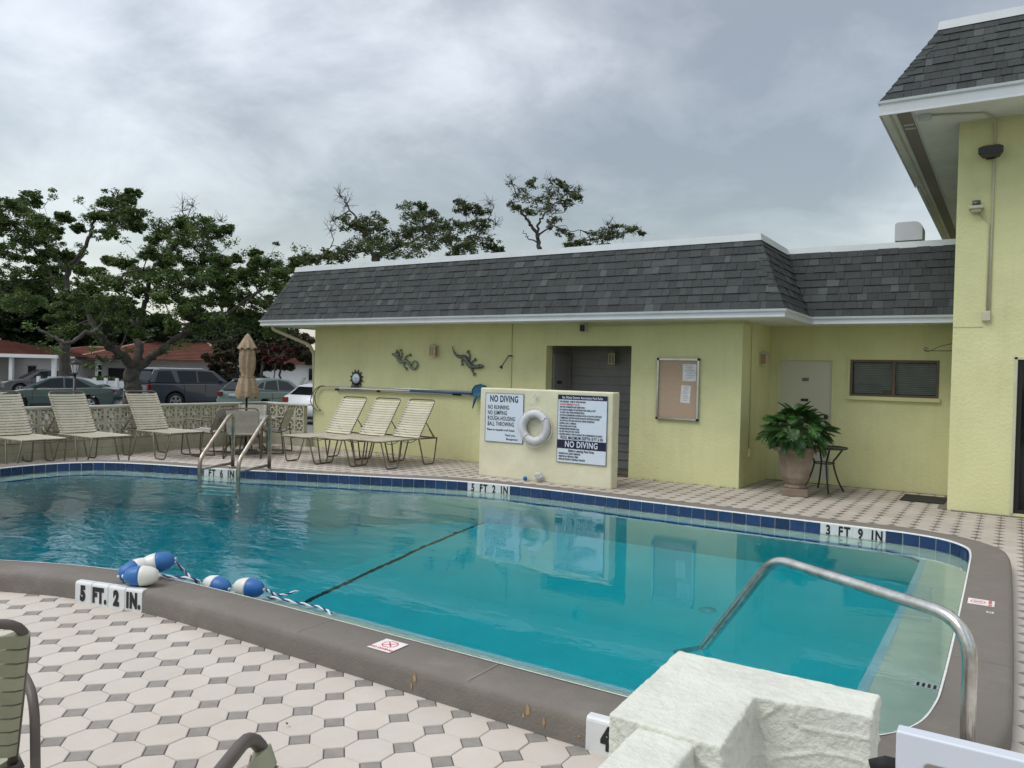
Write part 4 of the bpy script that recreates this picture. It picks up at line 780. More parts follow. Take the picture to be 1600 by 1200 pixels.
def board(corners, name, label, cat='sign'):
    P = [ay(*Z4(*c), SY) for c in corners]; x0 = (P[0].x + P[3].x) / 2; x1 = (P[1].x + P[2].x) / 2; z1 = (P[0].z + P[1].z) / 2; z0 = (P[2].z + P[3].z) / 2
    t = thing(name, label, cat); m_ = MB(); m_.box(x0, x1, SY - .012, SY - .004, z0, z1); m_.build('panel', 'signwhite', t); m_ = MB()
    for a, b, c, d in ((x0 - .004, x1 + .004, z0 - .005, z0), (x0 - .004, x1 + .004, z1, z1 + .005), (x0 - .005, x0, z0, z1), (x1, x1 + .005, z0, z1)): m_.box(a, b, SY - .015, SY - .003, c, d)
    m_.build('edge', 'lizgrey', t); return t, x0, x1, z0, z1
YT = SY - .0122
t, x0, x1, z0, z1 = board([(190, 150), (550, 160), (530, 635), (172, 602)], 'pool_sign', 'white NO DIVING, NO RUNNING sign left of the life ring'); w = x1 - x0; h = z1 - z0
def ln(s, fx, fz, size, m_='frame', b=0, cx=1, al='LEFT'): text(s, size, 'lettering', m_, t, (x0 + fx * w, YT, z1 - fz * h), (1, 0, 0), (0, 0, 1), bold=b, cx=cx, align=al)
ln('NO DIVING', .49, .115, .135, 'navy', .0035, .66, 'CENTER')
for s, f, c in (('NO RUNNING', .29, .62), ('NO JUMPING', .405, .62), ('ROUGH-HOUSING', .52, .62), ('BALL THROWING', .635, .62)): ln(s, .06, f, .088, 'black', .0012, c)
ln('Please be respectful of all Guests', .05, .755, .042, 'black', .0012, .78); ln('Thank you,', .53, .855, .048, 'black', .0006, .8); ln('Management', .57, .935, .046, 'black', .0006, .8)
t, x0, x1, z0, z1 = board([(882, 163), (1350, 185), (1335, 848), (865, 803)], 'pool_rules_sign', 'tall white pool rules sign with navy bands right of the life ring'); w = x1 - x0; h = z1 - z0
m_ = MB(); m_.box(x0, x1, YT - .0025, YT + .001, z1 - .066 * h, z1); m_.build('navy_band', 'navy', t); m_ = MB(); m_.box(x0, x1, YT - .0025, YT + .001, z1 - .795 * h, z1 - .668 * h); m_.build('navy_band', 'navy', t)
YT -= .0028
ln('Sea Winds Owners Association Pool Rules', .5, .036, .046, 'signwhite', .001, .72, 'CENTER')
rules = [('• NO LIFEGUARD - SWIM AT YOUR OWN RISK', 0), ('• IN CASE OF EMERGENCY CALL 911', 0), ('• FOR USE OF RESIDENTS AND GUESTS ONLY', 0), ('• NO GLASS OR ANIMALS IN THE FENCED POOL AREA (or 50 FT', 0), ('  TO 100 FT AWAY FROM UNFENCED POOL)', 0), ('• NO FOOD OR BEVERAGES ALLOWED IN POOL OR ON POOL WET DECK', 0), ('  COMMERCIALLY BOTTLED WATER IN PLASTIC BOTTLES IS ALLOWED', 0), ('  ON THE POOL WET DECK FOR POOL PATRON HYDRATION', 0), ('• BATHING LOAD: 13 PERSONS', 0), ('• POOL HOURS: 8 AM TO DUSK', 0), ('• SHOWER BEFORE ENTERING POOL', 0), ('• DO NOT SWALLOW POOL WATER', 0), ('• CHILDREN UNDER 12 YRS OF AGE MUST BE ACCOMPANIED BY AN ADULT', 0)]
for k, (s, _) in enumerate(rules): ln(s, .025, .098 + k * .0405, .0315, 'red' if k == 1 else 'black', .0009, .585)
ln('POOL MAXIMUM DEPTH: 8 FT 6 IN', .5, .635, .064, 'black', .0008, .62, 'CENTER'); ln('NO DIVING', .5, .733, .118, 'signwhite', .0025, .78, 'CENTER'); ln('Before Leaving Pool Area', .5, .825, .046, 'black', .0012, .76, 'CENTER')
for k, s in enumerate(('• RETURN POOL ROPE IF REMOVED', '• REMOVE ALL PERSONAL ITEMS', '• REPLACE CHAIRS IN ORIGINAL POSITION')): ln(s, .025, .872 + k * .042, .033, 'black', .0009, .62)
# life ring
rc = ay(*Z4(648, 478), SY - .06); lr = thing('life_ring', 'white life ring hanging on the cream wall between two signs', 'life ring')
m_ = MB(); n1, n2_ = 40, 14; Rr, ra, rb = .198, .056, .048
m_.add([(rc.x + (Rr + ra * math.cos(q)) * math.cos(p), rc.y + rb * math.sin(q), rc.z + (Rr + ra * math.cos(q)) * math.sin(p)) for p in [2 * math.pi * i / n1 for i in range(n1)] for q in [2 * math.pi * j / n2_ for j in range(n2_)]],
       [(i * n2_ + j, i * n2_ + (j + 1) % n2_, ((i + 1) % n1) * n2_ + (j + 1) % n2_, ((i + 1) % n1) * n2_ + j) for i in range(n1) for j in range(n2_)], smooth=True); m_.build('ring', 'ring', lr)
for a in (.65, 2.3, 3.9, 5.5):
    m_ = MB(); e = Vector((math.cos(a), 0, math.sin(a))); cl = rc + e * Rr; m_.tube([cl + (e * math.cos(q) * (ra + .004)) + Vector((0, (rb + .004) * math.sin(q), 0)) for q in [2 * math.pi * i / 14 for i in range(15)]], .006, 6); m_.build('strap', 'ropew', lr)
m_ = MB(); pts = [rc + Vector((math.cos(a), 0, math.sin(a))) * (.262 + .028 * abs(math.sin((a - .65) * 2)) ** 1) + Vector((0, -.0, 0)) for a in [2 * math.pi * i / 48 for i in range(49)]]; m_.tube(pts, .005, 6); m_.build('grab_rope', 'ropew', lr)
m_ = MB(); hk_ = ay(*Z4(655, 175), SY - .03); m_.tube([hk_, rc + Vector((-.10, .02, .235))], .0035, 5); m_.tube([hk_ + Vector((-.03, 0, -.02)), hk_ + Vector((.02, -.01, .03)), hk_ + Vector((.03, 0, -.04)), hk_ + Vector((-.01, -.01, .0))], .006, 5); m_.build('hanging_cord', 'ropew', lr)
m_ = MB(); m_.tube([rc + Vector((.19, -.05, .16)), rc + Vector((.14, -.058, .02)), rc + Vector((.10, -.056, -.11))], .004, 5); m_.build('loose_cord', 'ropew', lr)
# ball and rope bundle at the foot of the wall
c = ay(820.5, 747, SY - .06); m_ = MB(); m_.lathe([(.001, -.032)] + [(.032 * math.cos(a), .032 * math.sin(a)) for a in np.linspace(-1.4, 1.4, 9)] + [(.001, .032)], n=14); o = tag(m_.build('rubber_ball', 'fbluef'), 'small blue ball on the pavers at the foot of the cream wall', 'ball'); o.location = (c.x, SY - .06, .033)
c = ay(841, 744, SY - .05); m_ = MB(); pts = []
for k in range(60): pts.append((c.x + .05 * math.sin(k * 1.9) + .03 * math.sin(k * .7), SY - .05 + .03 * math.cos(k * 2.3), .02 + .075 * abs(math.sin(k * .61)) + .04 * abs(math.cos(k * 1.13))))
m_.tube(catmull(pts, False, 3), .0045, 5); tag(m_.build('rope_bundle', 'ropew'), 'tangled bundle of white rope at the foot of the cream wall', 'rope')

# ---------------------------------------------------------------- screen block wall
FX, FYc, BW, BH, BZ = -13.05, 11.0, .268, .274, .265
sc_ = thing('screen_wall', 'cream screen block wall on a solid base behind the loungers', 'wall')
fb = MB(); T_ = .09
def bar(u0, u1, v0, v1, t=T_): fb.box(u0, u1, -t / 2, t / 2, v0, v1)
g = .0015; a_ = BW - 2 * g; h_ = BH - 2 * g; e = .026
bar(g, g + a_, g, g + e); bar(g, g + a_, g + h_ - e, g + h_); bar(g, g + e, g + e, g + h_ - e); bar(g + a_ - e, g + a_, g + e, g + h_ - e)
cx_, cz_ = BW / 2, BH / 2; q_ = .064; r2 = .030
bar(cx_ - q_, cx_ + q_, cz_ - q_, cz_ - q_ + .024, .085); bar(cx_ - q_, cx_ + q_, cz_ + q_ - .024, cz_ + q_, .085); bar(cx_ - q_, cx_ - q_ + .024, cz_ - q_ + .024, cz_ + q_ - .024, .085); bar(cx_ + q_ - .024, cx_ + q_, cz_ - q_ + .024, cz_ + q_ - .024, .085)
bar(cx_ - .013, cx_ + .013, g + e, cz_ - q_, .08); bar(cx_ - .013, cx_ + .013, cz_ + q_, g + h_ - e, .08); bar(g + e, cx_ - q_, cz_ - .013, cz_ + .013, .08); bar(cx_ + q_, g + a_ - e, cz_ - .013, cz_ + .013, .08)
for su in (-1, 1):
    for sv in (-1, 1): u = cx_ + su * (q_ + .018); v = cz_ + sv * (q_ + .02); bar(u - .013, u + .013, v - .013, v + .013, .075)
sbm = fb.mesh('screen_block', 'block')
ncol = 0; y = FYc
while y - BW > 3.2:
    for r_i in range(2): link('screen_block', sbm, sc_, (FX, y - BW, BZ + r_i * BH), (0, 0, R(90)))
    y -= BW
yend = y; x = FX + .06
while x + BW < XL + .02:
    for r_i in range(2): link('screen_block', sbm, sc_, (x, FYc, BZ + r_i * BH))
    x += BW
xend = x
m_ = MB(); m_.box(FX - .05, FX + .05, FYc - .05, FYc + .05, -.5, BZ + 2 * BH + .02); m_.build('corner_post', 'block', sc_, fix=False)
m_ = MB(); k = 0
bb = MB(); bb.box(0, .392, -.09, .09, 0, .129); bbm = bb.mesh('base_block', 'blockbase')
yy = FYc + .0
while yy - .395 > 3.0:
    for r_i in range(2): link('base_block', bbm, sc_, (FX, yy - .395 - (.2 if r_i else 0), r_i * .132), (0, 0, R(90)))
    yy -= .396
xx = FX + .09
while xx < XL - .2:
    for r_i in range(2): o = link('base_block', bbm, sc_, (xx, FYc, r_i * .132)); o.scale = (min(1, (XL + .0 - xx) / .392), 1, 1)
    xx += .396
m_ = MB(); m_.box(FX - .085, FX + .085, 2.9, FYc + .08, -.54, .0); m_.box(FX + .086, XL, FYc - .085, FYc + .085, -.54, .0); m_.build('footing', 'blockbase', sc_, fix=False)
m_ = MB(); m_.box(FX - .06, FX + .06, 3.2, FYc + .06, BZ + 2 * BH, BZ + 2 * BH + .028); m_.box(FX + .0605, XL + .02, FYc - .06, FYc + .06, BZ + 2 * BH, BZ + 2 * BH + .028); m_.build('cap', 'cap', sc_, fix=False)

# ---------------------------------------------------------------- loungers
def strap_loop(w, rr, hw, sag):
    m_ = MB(); S = [(-w - rr * .6, .003, 0), (-w - rr * .2, rr * .95, 0), (-w + rr, rr, 0), (-w + .05, .0035, -sag * .3), (0, .003, -sag), (w - .05, .0035, -sag * .3), (w - rr, rr, 0), (w + rr * .2, rr * .95, 0), (w + rr * .6, .003, 0)]
    m_.add([(u, y, c + v) for y, h, c in S for u, v in ((-hw, -h), (hw, -h), (hw, h), (-hw, h))], [(i * 4 + k, i * 4 + (k + 1) % 4, i * 4 + 4 + (k + 1) % 4, i * 4 + 4 + k) for i in range(8) for k in range(4)] + [(0, 1, 2, 3), (32, 33, 34, 35)]); return m_
def make_lounger(angle=56, fm='frame', st='strap', nb=15):
    """local: +x towards the head, foot end at x=0, width 0.6 along y"""
    t = thing('chaise_lounge', '', 'lounger'); w = .30; z = .44; r = .0125; Lh = 1.0; Lf = 1.47; a = R(angle)
    for s in (-1, 1):
        m_ = MB(); m_.tube(fillet([(.02, 0, z), (0, s * w, z), (Lh, s * w, z), (Lf, s * w, z - .01), (Lf, 0, z - .01)], [.07, .02, .02, .07]), r, 8); m_.build('side_rail', fm, t)
        for x0 in (.30, 1.22):
            m_ = MB(); m_.tube(fillet([(x0 - .24, s * w, z), (x0 - .13, s * (w + .03), .013), (x0 + .13, s * (w + .03), .013), (x0 + .24, s * w, z)], .05), r * .95, 8); m_.build('leg', fm, t)
        for x0 in (.30, .75):
            m_ = MB(); m_.tube([(x0 - .2 + .4 * k / 6, s * w, z - .05 * math.sin(math.pi * k / 6)) for k in range(7)], .006, 6); m_.build('brace', fm, t)
    bl_ = .76; bx, bz = -0, 0
    def B_(u, y, off=0): return (Lh + u * math.cos(a) - off * math.sin(a), y, z + u * math.sin(a) + off * math.cos(a))
    m_ = MB(); m_.tube(fillet([B_(0, -w + .02), B_(bl_, -w + .02), B_(bl_, w - .02), B_(0, w - .02)], .075), r, 8); bf = m_.build('back_frame', fm, t)
    for s in (-1, 1):
        m_ = MB(); m_.tube([B_(.32, s * (w - .02)), (Lf - .06, s * (w - .01), z)], .009, 6); 
        for q in range(4): p = Vector(B_(.32, 0)).lerp(Vector((Lf - .06, 0, z)), .45 + q * .13); m_.obox((p.x - .012, s * (w - .012), p.z - .012), (.010, 0, 0), (0, .004, 0), (0, 0, .014))
        m_.build('prop', fm, t)
    m_ = MB(); m_.tube([(Lh + .05, -w, z), (Lh + .05, w, z)], .008, 6); m_.build('cross_bar', fm, t)
    sm_ = strap_loop(w + .003, r + .002, .0175, .010); sme = sm_.mesh('strap', st)
    for k in range(20): link('strap', sme, t, (.075 + k * .0478, 0, z))
    for k in range(nb):
        u = .035 + k * (bl_ - .10) / (nb - 1); o = link('strap', sme, t, B_(u, 0, 0), (0, -a, 0)); o.scale = (1, .935, 1)
        if k == nb // 2: o.scale = (1.1, .935, 1)
    return t
lg = 'strapped pool loungers'
lou = make_lounger()
def put(t, foot, rz, label, grp=lg): t.location = foot; t.rotation_euler = (0, 0, R(rz)); t['label'] = label; t['group'] = grp; return t
cp_ = lambda: copy_tree(lou)
put(lou, (-8.53, 9.08, 0), 90, 'beige strapped lounger nearest the cream sign wall, back raised')
put(cp_(), (-9.16, 8.93, 0), 90, 'beige strapped lounger in the middle of three against the yellow wall')
put(cp_(), (-9.80, 8.78, 0), 90, 'beige strapped lounger under the sun clock, nearest the umbrella table')
lou2 = make_lounger(58); put(lou2, (-11.43, 8.04, 0), 180, 'cream strapped lounger by the block wall, nearest the umbrella table')
put(copy_tree(lou2), (-11.46, 6.78, 0), 180, 'cream strapped lounger second from the left edge, black lamp post behind')
put(copy_tree(lou2), (-11.60, 5.86, 0), 180, 'cream strapped lounger cut by the left edge of the photo')

# ---------------------------------------------------------------- strapped armchairs
def make_chair(fm, st, zs=.42, zt_=.86, nbk=8, ctag='armchair', wide=.27, r=.0125, sw_=.046, solid=False):
    t = thing('patio_armchair', '', 'chair'); w = wide
    for s in (-1, 1):
        m_ = MB(); m_.tube(fillet([(-.33, s * (w + .03), .015), (-.26, s * (w + .03), .60), (.24, s * (w + .03), .635), (.28, s * (w + .03), .015), (-.33, s * (w + .03), .015)], [.10, .09, .05]), r, 8); m_.build('arm_loop', fm, t)
        m_ = MB(); m_.tube([(-.24, s * (w + .0), zs - .03), (.25, s * (w + .0), zs + .01)], r * .9, 8); m_.build('seat_rail', fm, t)
    m_ = MB(); m_.tube([(-.24, -w, zs - .03), (-.24, w, zs - .03)], r * .9, 8); m_.tube([(.25, -w, zs + .01), (.25, w, zs + .01)], r * .9, 8); m_.build('seat_bar', fm, t)
    def B_(u, y): return (-.22 - .16 * u, y, zs - .02 + (zt_ - zs) * u)
    m_ = MB(); m_.tube(fillet([B_(0, -w + .015), B_(1.03, -w + .015), B_(1.03, w - .015), B_(0, w - .015)], .085, 6), r, 8); m_.build('back_frame', fm, t)
    a = math.atan2(zt_ - zs, -.16); L = math.hypot(.16, zt_ - zs); pitch = (L - .06) / nbk; hw = min(sw_, pitch - .006) / 2 if not solid else pitch / 2 - .0012
    sme = strap_loop(w - .002, r + .0025, hw, .006).mesh('strap', st); sbk = strap_loop(w - .015, r + .0025, hw, .0).mesh('strap', st)
    for k in range(nbk): link('strap', sbk, t, B_((.035 + (k + .5) * pitch) / L, 0), (0, -a, 0))
    for k in range(9): link('strap', sme, t, (-.20 + k * .052, 0, zs - .02 + k * .004))
    return t
ch0 = make_chair('frame', 'strapg', nbk=6, solid=True); cg = 'patio armchairs round the umbrella table'
TC = Vector((-11.62, 9.32, 0))
def putc(t, x, y, face, label, grp=cg): t.location = (x, y, 0); t.rotation_euler = (0, 0, R(face)); t['label'] = label; t['group'] = grp; return t
putc(ch0, -11.18, 8.92, 138, 'tan strapped armchair with its back to the pool, nearest one at the umbrella table')
putc(copy_tree(ch0), -11.45, 9.72, 214, 'strapped armchair on the right of the umbrella table, turned sideways')
putc(copy_tree(ch0), -12.02, 8.78, 205, 'strapped armchair on the left of the umbrella table behind a lounger')
putc(copy_tree(ch0), -12.25, 9.95, -42, 'strapped armchair on the far side of the umbrella table by the block wall')
near = make_chair('nearframe', 'strapn', zs=.42, zt_=.865, nbk=9, r=.0135, sw_=.052); putc(near, -2.68, .943, 165, 'sage green strapped armchair cut by the lower left corner of the photo', 'patio armchairs close to the camera')
n2c = copy_tree(near); putc(n2c, -.767, 1.003, 31, 'second near armchair, only its curved brown top corner showing', 'patio armchairs close to the camera')
# table
tb = thing('patio_table', 'round patio table with a folded umbrella through its middle', 'table', TC)
m_ = MB(); m_.lathe([(.50, .628), (.515, .632), (.515, .645), (.50, .65)], n=32); m_.build('table_top', 'alu', tb)
for k in range(4):
    a = k * math.pi / 2 + .6; m_ = MB(); m_.tube(fillet([(.36 * math.cos(a), .36 * math.sin(a), .63), (.18 * math.cos(a), .18 * math.sin(a), .35), (.40 * math.cos(a), .40 * math.sin(a), .012)], .15), .014, 8); m_.build('leg', 'frame', tb)
m_ = MB(); m_.tube([(.21 * math.cos(q), .21 * math.sin(q), .3) for q in [2 * math.pi * i / 20 for i in range(21)]], .009, 6); m_.build('ring_brace', 'frame', tb)
um = thing('patio_umbrella', 'closed tan patterned umbrella standing through the round table', 'umbrella', TC)
m_ = MB(); m_.cyl((0, 0), .019, .02, 1.98, 12); m_.build('pole', 'rubber', um)
m_ = MB(); m_.lathe([(.24, .0), (.245, .03), (.20, .06), (.05, .085), (.03, .20)], n=24); m_.build('base', 'lizgrey', um)
def fold(prof, n=48, k=8, seed=0):
    vs = []
    for i, (r, z, amp) in enumerate(prof):
        for j in range(n): a = 2 * math.pi * j / n; rr = r * (1 + amp * math.sin(a * k + .4 * math.sin(z * 5 + seed)) + amp * .3 * math.sin(a * 3 + z * 4)); vs.append((rr * math.cos(a), rr * math.sin(a), z + (.02 * math.sin(a * k) if i == 0 else 0)))
    m_ = MB(); m_.add(vs, [(i * n + j, i * n + (j + 1) % n, (i + 1) * n + (j + 1) % n, (i + 1) * n + j) for i in range(len(prof) - 1) for j in range(n)] + [tuple((len(prof) - 1) * n + j for j in range(n))], smooth=True); return m_
fold([(.175, 1.0, .14), (.185, 1.05, .14), (.17, 1.18, .16), (.125, 1.34, .16), (.09, 1.40, .12), (.112, 1.5, .18), (.125, 1.68, .18), (.115, 1.84, .14), (.09, 1.92, .1)]).build('canopy', 'canvas', um, fix=False)
fold([(.155, 1.88, .14), (.14, 1.92, .12), (.085, 2.04, .08), (.03, 2.13, .02), (.012, 2.15, 0)], k=8, seed=2).build('vent_cap', 'canvas', um, fix=False)
m_ = MB(); m_.tube([(.135 * math.cos(q), .125 * math.sin(q), 1.385) for q in [2 * math.pi * i / 20 for i in range(21)]], .008, 6); m_.build('tie', 'canvas', um)
# planter
pt = thing('planter_urn', 'large weathered terracotta urn on a square foot by the grey door', 'planter', (-2.47, 11.06, 0), R(12))
m_ = MB(); m_.box(-.165, .165, -.165, .165, 0, .10); bevel(m_.build('foot', 'terra', pt), .008)
m_ = MB(); q8 = math.pi / 8; m_.lathe([(.145, .10), (.15, .125), (.135, .14), (.135, .155), (.155, .175), (.19, .25), (.205, .36), (.225, .50), (.245, .575), (.262, .60)], n=8, smooth=False, rot=q8); bevel(m_.build('body', 'terra', pt), .008)
m_ = MB(); m_.lathe([(.27, .595), (.295, .61), (.305, .64), (.295, .668), (.268, .672), (.245, .65), (.24, .62)], n=40); m_.build('rim', 'terra', pt); m_ = MB(); m_.cyl((0, 0), .25, .6, .635, 24); m_.build('soil', 'soil', pt)
phil = thing('philodendron', 'bushy green philodendron with deeply lobed leaves in the urn', 'plant', (-2.47, 11.06, .63))
def lobed(seed):
    r0 = np.random.RandomState(seed); m_ = MB(); L = 1.0
    def strip(a, b, w0, w1, tipd=.25):
        a = Vector(a); b = Vector(b); d = (b - a).normalized(); s = Vector((-d.y, d.x, 0)); mid = a.lerp(b, .6); m_.add([a - s * w0, a + s * w0, mid + s * w1 + Vector((0, 0, .015)), b, mid - s * w1 + Vector((0, 0, .015)), mid + Vector((0, 0, -.01))], [(0, 1, 2, 5), (0, 5, 4), (5, 2, 3), (5, 3, 4)])
    def zc(x, y): return -.35 * x * x - .25 * y * y
    def P(x, y): return (x, y, zc(x, y))
    m_.add([P(0, -.03), P(0, .03), P(.5, .05), P(.9, .02), P(1.0, 0), P(.9, -.02), P(.5, -.05)], [(0, 1, 2, 6), (6, 2, 3, 5), (3, 4, 5)])
    for k in range(8):
        x = .06 + k * .115; ln_ = .44 * math.sin(math.pi * (.22 + k * .09)) + .05; an = R(78 - k * 6 + r0.uniform(-5, 5))
        for s in (-1, 1):
            e = (x + ln_ * math.cos(an), s * ln_ * math.sin(an)); strip(P(x, 0), P(*e), .035, .042 + .01 * r0.rand())
            if k < 6: e2 = (x + ln_ * .95 * math.cos(an - .28), s * ln_ * .9 * math.sin(an - .28)); strip(P(x + .03, s * .04), P(*e2), .025, .028)
    return m_.mesh('leaf', 'leafp')
lms = [lobed(k) for k in range(4)]
for k in range(175):
    az_ = k * 2.39996 + rng.uniform(-.3, .3); el = -.45 + 2.0 * ((k % 29) / 29.0) ** 1.0 + rng.uniform(-.14, .14); el = min(el, 1.5); q_ = rng.uniform(.62, 1.10)
    d = Vector((math.cos(az_) * math.cos(el), math.sin(az_) * math.cos(el), math.sin(el))); e = Vector((d.x * .37 * q_, d.y * .37 * q_, .21 + d.z * .29 * q_)); mid = Vector((d.x * .06, d.y * .06, .12))
    if k % 2 == 0: m_ = MB(); m_.tube([(d.x * .04, d.y * .04, 0), mid, e * .7 + Vector((0, 0, .02)), e], [.005, .0045, .004, .003], 5); m_.build('leaf_stalk', 'stemp', phil)
    s_ = rng.uniform(.14, .215); pit = rng.uniform(-.55, .45) - el * .55 + .25
    o = link('leaf', lms[rng.randint(4)], phil, e, (rng.uniform(-.7, .7), pit, az_ + rng.uniform(-.5, .5))); o.scale = (s_, s_ * rng.uniform(.9, 1.15), s_)
# bistro table
bc = ay(1288, 699, 11.75); bt = thing('bistro_table', 'small round dark green metal table beside the urn', 'table', (bc.x, 11.75, 0)); zt2 = bc.z
m_ = MB(); m_.tube([(.30 * math.cos(q), .30 * math.sin(q), zt2) for q in [2 * math.pi * i / 36 for i in range(37)]], .014, 8); m_.build('rim', 'irongreen', bt); m_ = MB(); m_.cyl((0, 0), .295, zt2 - .002, zt2 + .006, 32); m_.build('table_top', 'glass', bt)
for k in range(4):
    a = k * math.pi / 2 + .45; c_, s_ = math.cos(a), math.sin(a); m_ = MB(); m_.tube(catmull([(.26 * c_, .26 * s_, zt2 - .01), (.17 * c_, .17 * s_, zt2 - .14), (.13 * c_, .13 * s_, .40), (.19 * c_, .19 * s_, .18), (.28 * c_, .28 * s_, .0)], False, 5), .013, 7); m_.build('leg', 'irongreen', bt)
m_ = MB(); m_.tube([(.14 * math.cos(q), .14 * math.sin(q), .40) for q in [2 * math.pi * i / 20 for i in range(21)]], .009, 6); m_.build('ring_brace', 'irongreen', bt)
# mat
m_ = MB(); m_.box(-1.24, -.72, 11.55, 12.2, .001, .014); tag(bevel(m_.build('door_mat', 'rubber'), .004), 'black door mat lying on the pavers by the tall building', 'mat')

# ---------------------------------------------------------------- rails
def ladder():
    t = thing('pool_ladder', 'twin weathered steel pool ladder rails over the 8 FT 6 IN tiles', 'ladder')
    nrm = Vector((.32, -.947, 0)); 
    for bx, by in ((-9.20, 7.165), (-8.66, 7.35)):
        b = Vector((bx, by, 0)); f = b + nrm * .74; m_ = MB()
        m_.tube(fillet([b + Vector((0, 0, ZC - .02)), b + Vector((0, 0, .865)), b + nrm * .10 + Vector((0, 0, .88)), f + Vector((0, 0, .33)), f + Vector((0, 0, -.9))], [.05, .06, .10], 6), .026, 10); m_.build('hand_rail', 'oldsteel', t)
        m_ = MB(); m_.tube([b + Vector((0, 0, .20)), f + Vector((0, 0, .20))], .019, 10); m_.build('lower_bar', 'oldsteel', t)
        m_ = MB(); m_.cyl((bx, by), .045, ZC, ZC + .018, 16); m_.build('flange', 'oldsteel', t)
    a = Vector((-9.20, 7.165, 0)) + nrm * .74; b = Vector((-8.66, 7.35, 0)) + nrm * .74
    for z in (-.25, -.52, -.79): m_ = MB(); d = (b - a) / 2; c = (a + b) / 2 + Vector((0, 0, z)); m_.obox(c, d, Vector((.01, -.04, 0)), Vector((0, 0, .012))); m_.build('tread', 'white', t)
ladder()
hr = thing('grab_rail', 'large stainless handrail arching from the near right coping into the pool', 'handrail')
m_ = MB(); pts = fillet([(-.112, 3.455, ZC - .02), (-.112, 3.455, .662), (-1.0, 4.062, .655), (-1.452, 4.37, .02), (-1.66, 4.51, -.30)], [.17, .11, .02], 8); m_.tube(pts, .0265, 16); m_.build('rail', 'steel', hr); m_ = MB(); m_.cyl((-.112, 3.455), .05, ZC, ZC + .02, 20); m_.build('flange', 'steel', hr)
p_ = ad_(837, 905, 1); m_ = MB(); 
# ---------------------------------------------------------------- float rope
fg = 'blue and white floats of the safety rope'
def rfloat(c, yaw, pitch, flip, label):
    L, r = .112, .066; t = thing('rope_float', label, 'float', c, 0, fg); t.rotation_euler = (0, pitch, yaw)
    prof = [(r * math.sqrt(max(0, 1 - (x / L) ** 2)) ** .85, x) for x in np.linspace(-L, L, 17)]
    for s in (-1, 1):
        m_ = MB(); pf = [(q, x) for q, x in prof if x * s >= -1e-6]; pf = [(max(q, .008), x) for q, x in pf]; m_.lathe(pf, n=20)
        for i, v in enumerate(m_.v): m_.v[i] = (v[2], v[0], v[1])
        m_.build('half_shell', 'fbluef' if (s == -1) != flip else 'fwhite', t)
    m_ = MB(); m_.tube([(-L - .006, 0, 0), (-L + .01, 0, 0)], .012, 8); m_.tube([(L - .01, 0, 0), (L + .006, 0, 0)], .012, 8); m_.build('end_collar', 'fwhite', t)
yw = math.atan2(CR.y, CR.x)
c = az(221, 900, .20); rfloat(c, yw + .1, -.02, False, 'float resting on the coping in front, blue end left, white end right')
c = az(203, 893, .205); c += Vector((-.02, .05, 0)); rfloat(c, yw + .9, -.25, False, 'mostly blue float tucked behind the front one on the coping')
c = az(246, 879, .235); rfloat(c, yw + .25, -.18, True, 'topmost float of the pile, white left end and blue right end')
c = az(339, 915, .075); rfloat(c, yw - .45, .08, True, 'float in the water by the coping, left of the last one')
c = az(389, 918.5, .085); rfloat(c, yw - .25, .02, True, 'last float in the water, nearest the trailing rope end')
def rope(pts, name='safety_rope', parent=None, r=.0085):
    P = catmull([tuple(p) for p in pts], False, 12); N_ = len(P)
    for ph, m__ in ((0, 'ropew'), (math.pi, 'ropeb')):
        m_ = MB(); Q = []
        for i, p in enumerate(P):
            d = (P[min(i + 1, N_ - 1)] - P[max(i - 1, 0)]).normalized(); u = d.orthogonal().normalized(); u = d.cross(Vector((0, 0, 1))).normalized(); v = d.cross(u); s = sum((P[k + 1] - P[k]).length for k in range(i)) if False else i * .55; Q.append(p + (u * math.cos(s + ph) + v * math.sin(s + ph)) * r * .55)
        m_.tube(Q, r * (.85 if m__ == 'ropew' else .6), 6); m_.build('strand', m__, parent)
rp = thing('safety_rope', 'white and navy twisted rope trailing from the floats into the pool', 'rope')
rope([az(250, 899, .18), az(272, 902, .15), az(298, 904, .15), az(312, 909, .10)], parent=rp)
rope([az(272, 878, .22), az(288, 892, .12), az(299, 904, .09), az(312, 912, .05)], parent=rp)
rope([az(414, 920, .06), az(422, 925, .05), az(432, 930, .03), az(447, 929, .025), az(466, 923, .022)], parent=rp)
rope([az(415, 934, .03), az(435, 935, .028), az(460, 941, .026), az(485, 946, .026), az(505, 951, .026), az(518, 960, .026)], parent=rp)

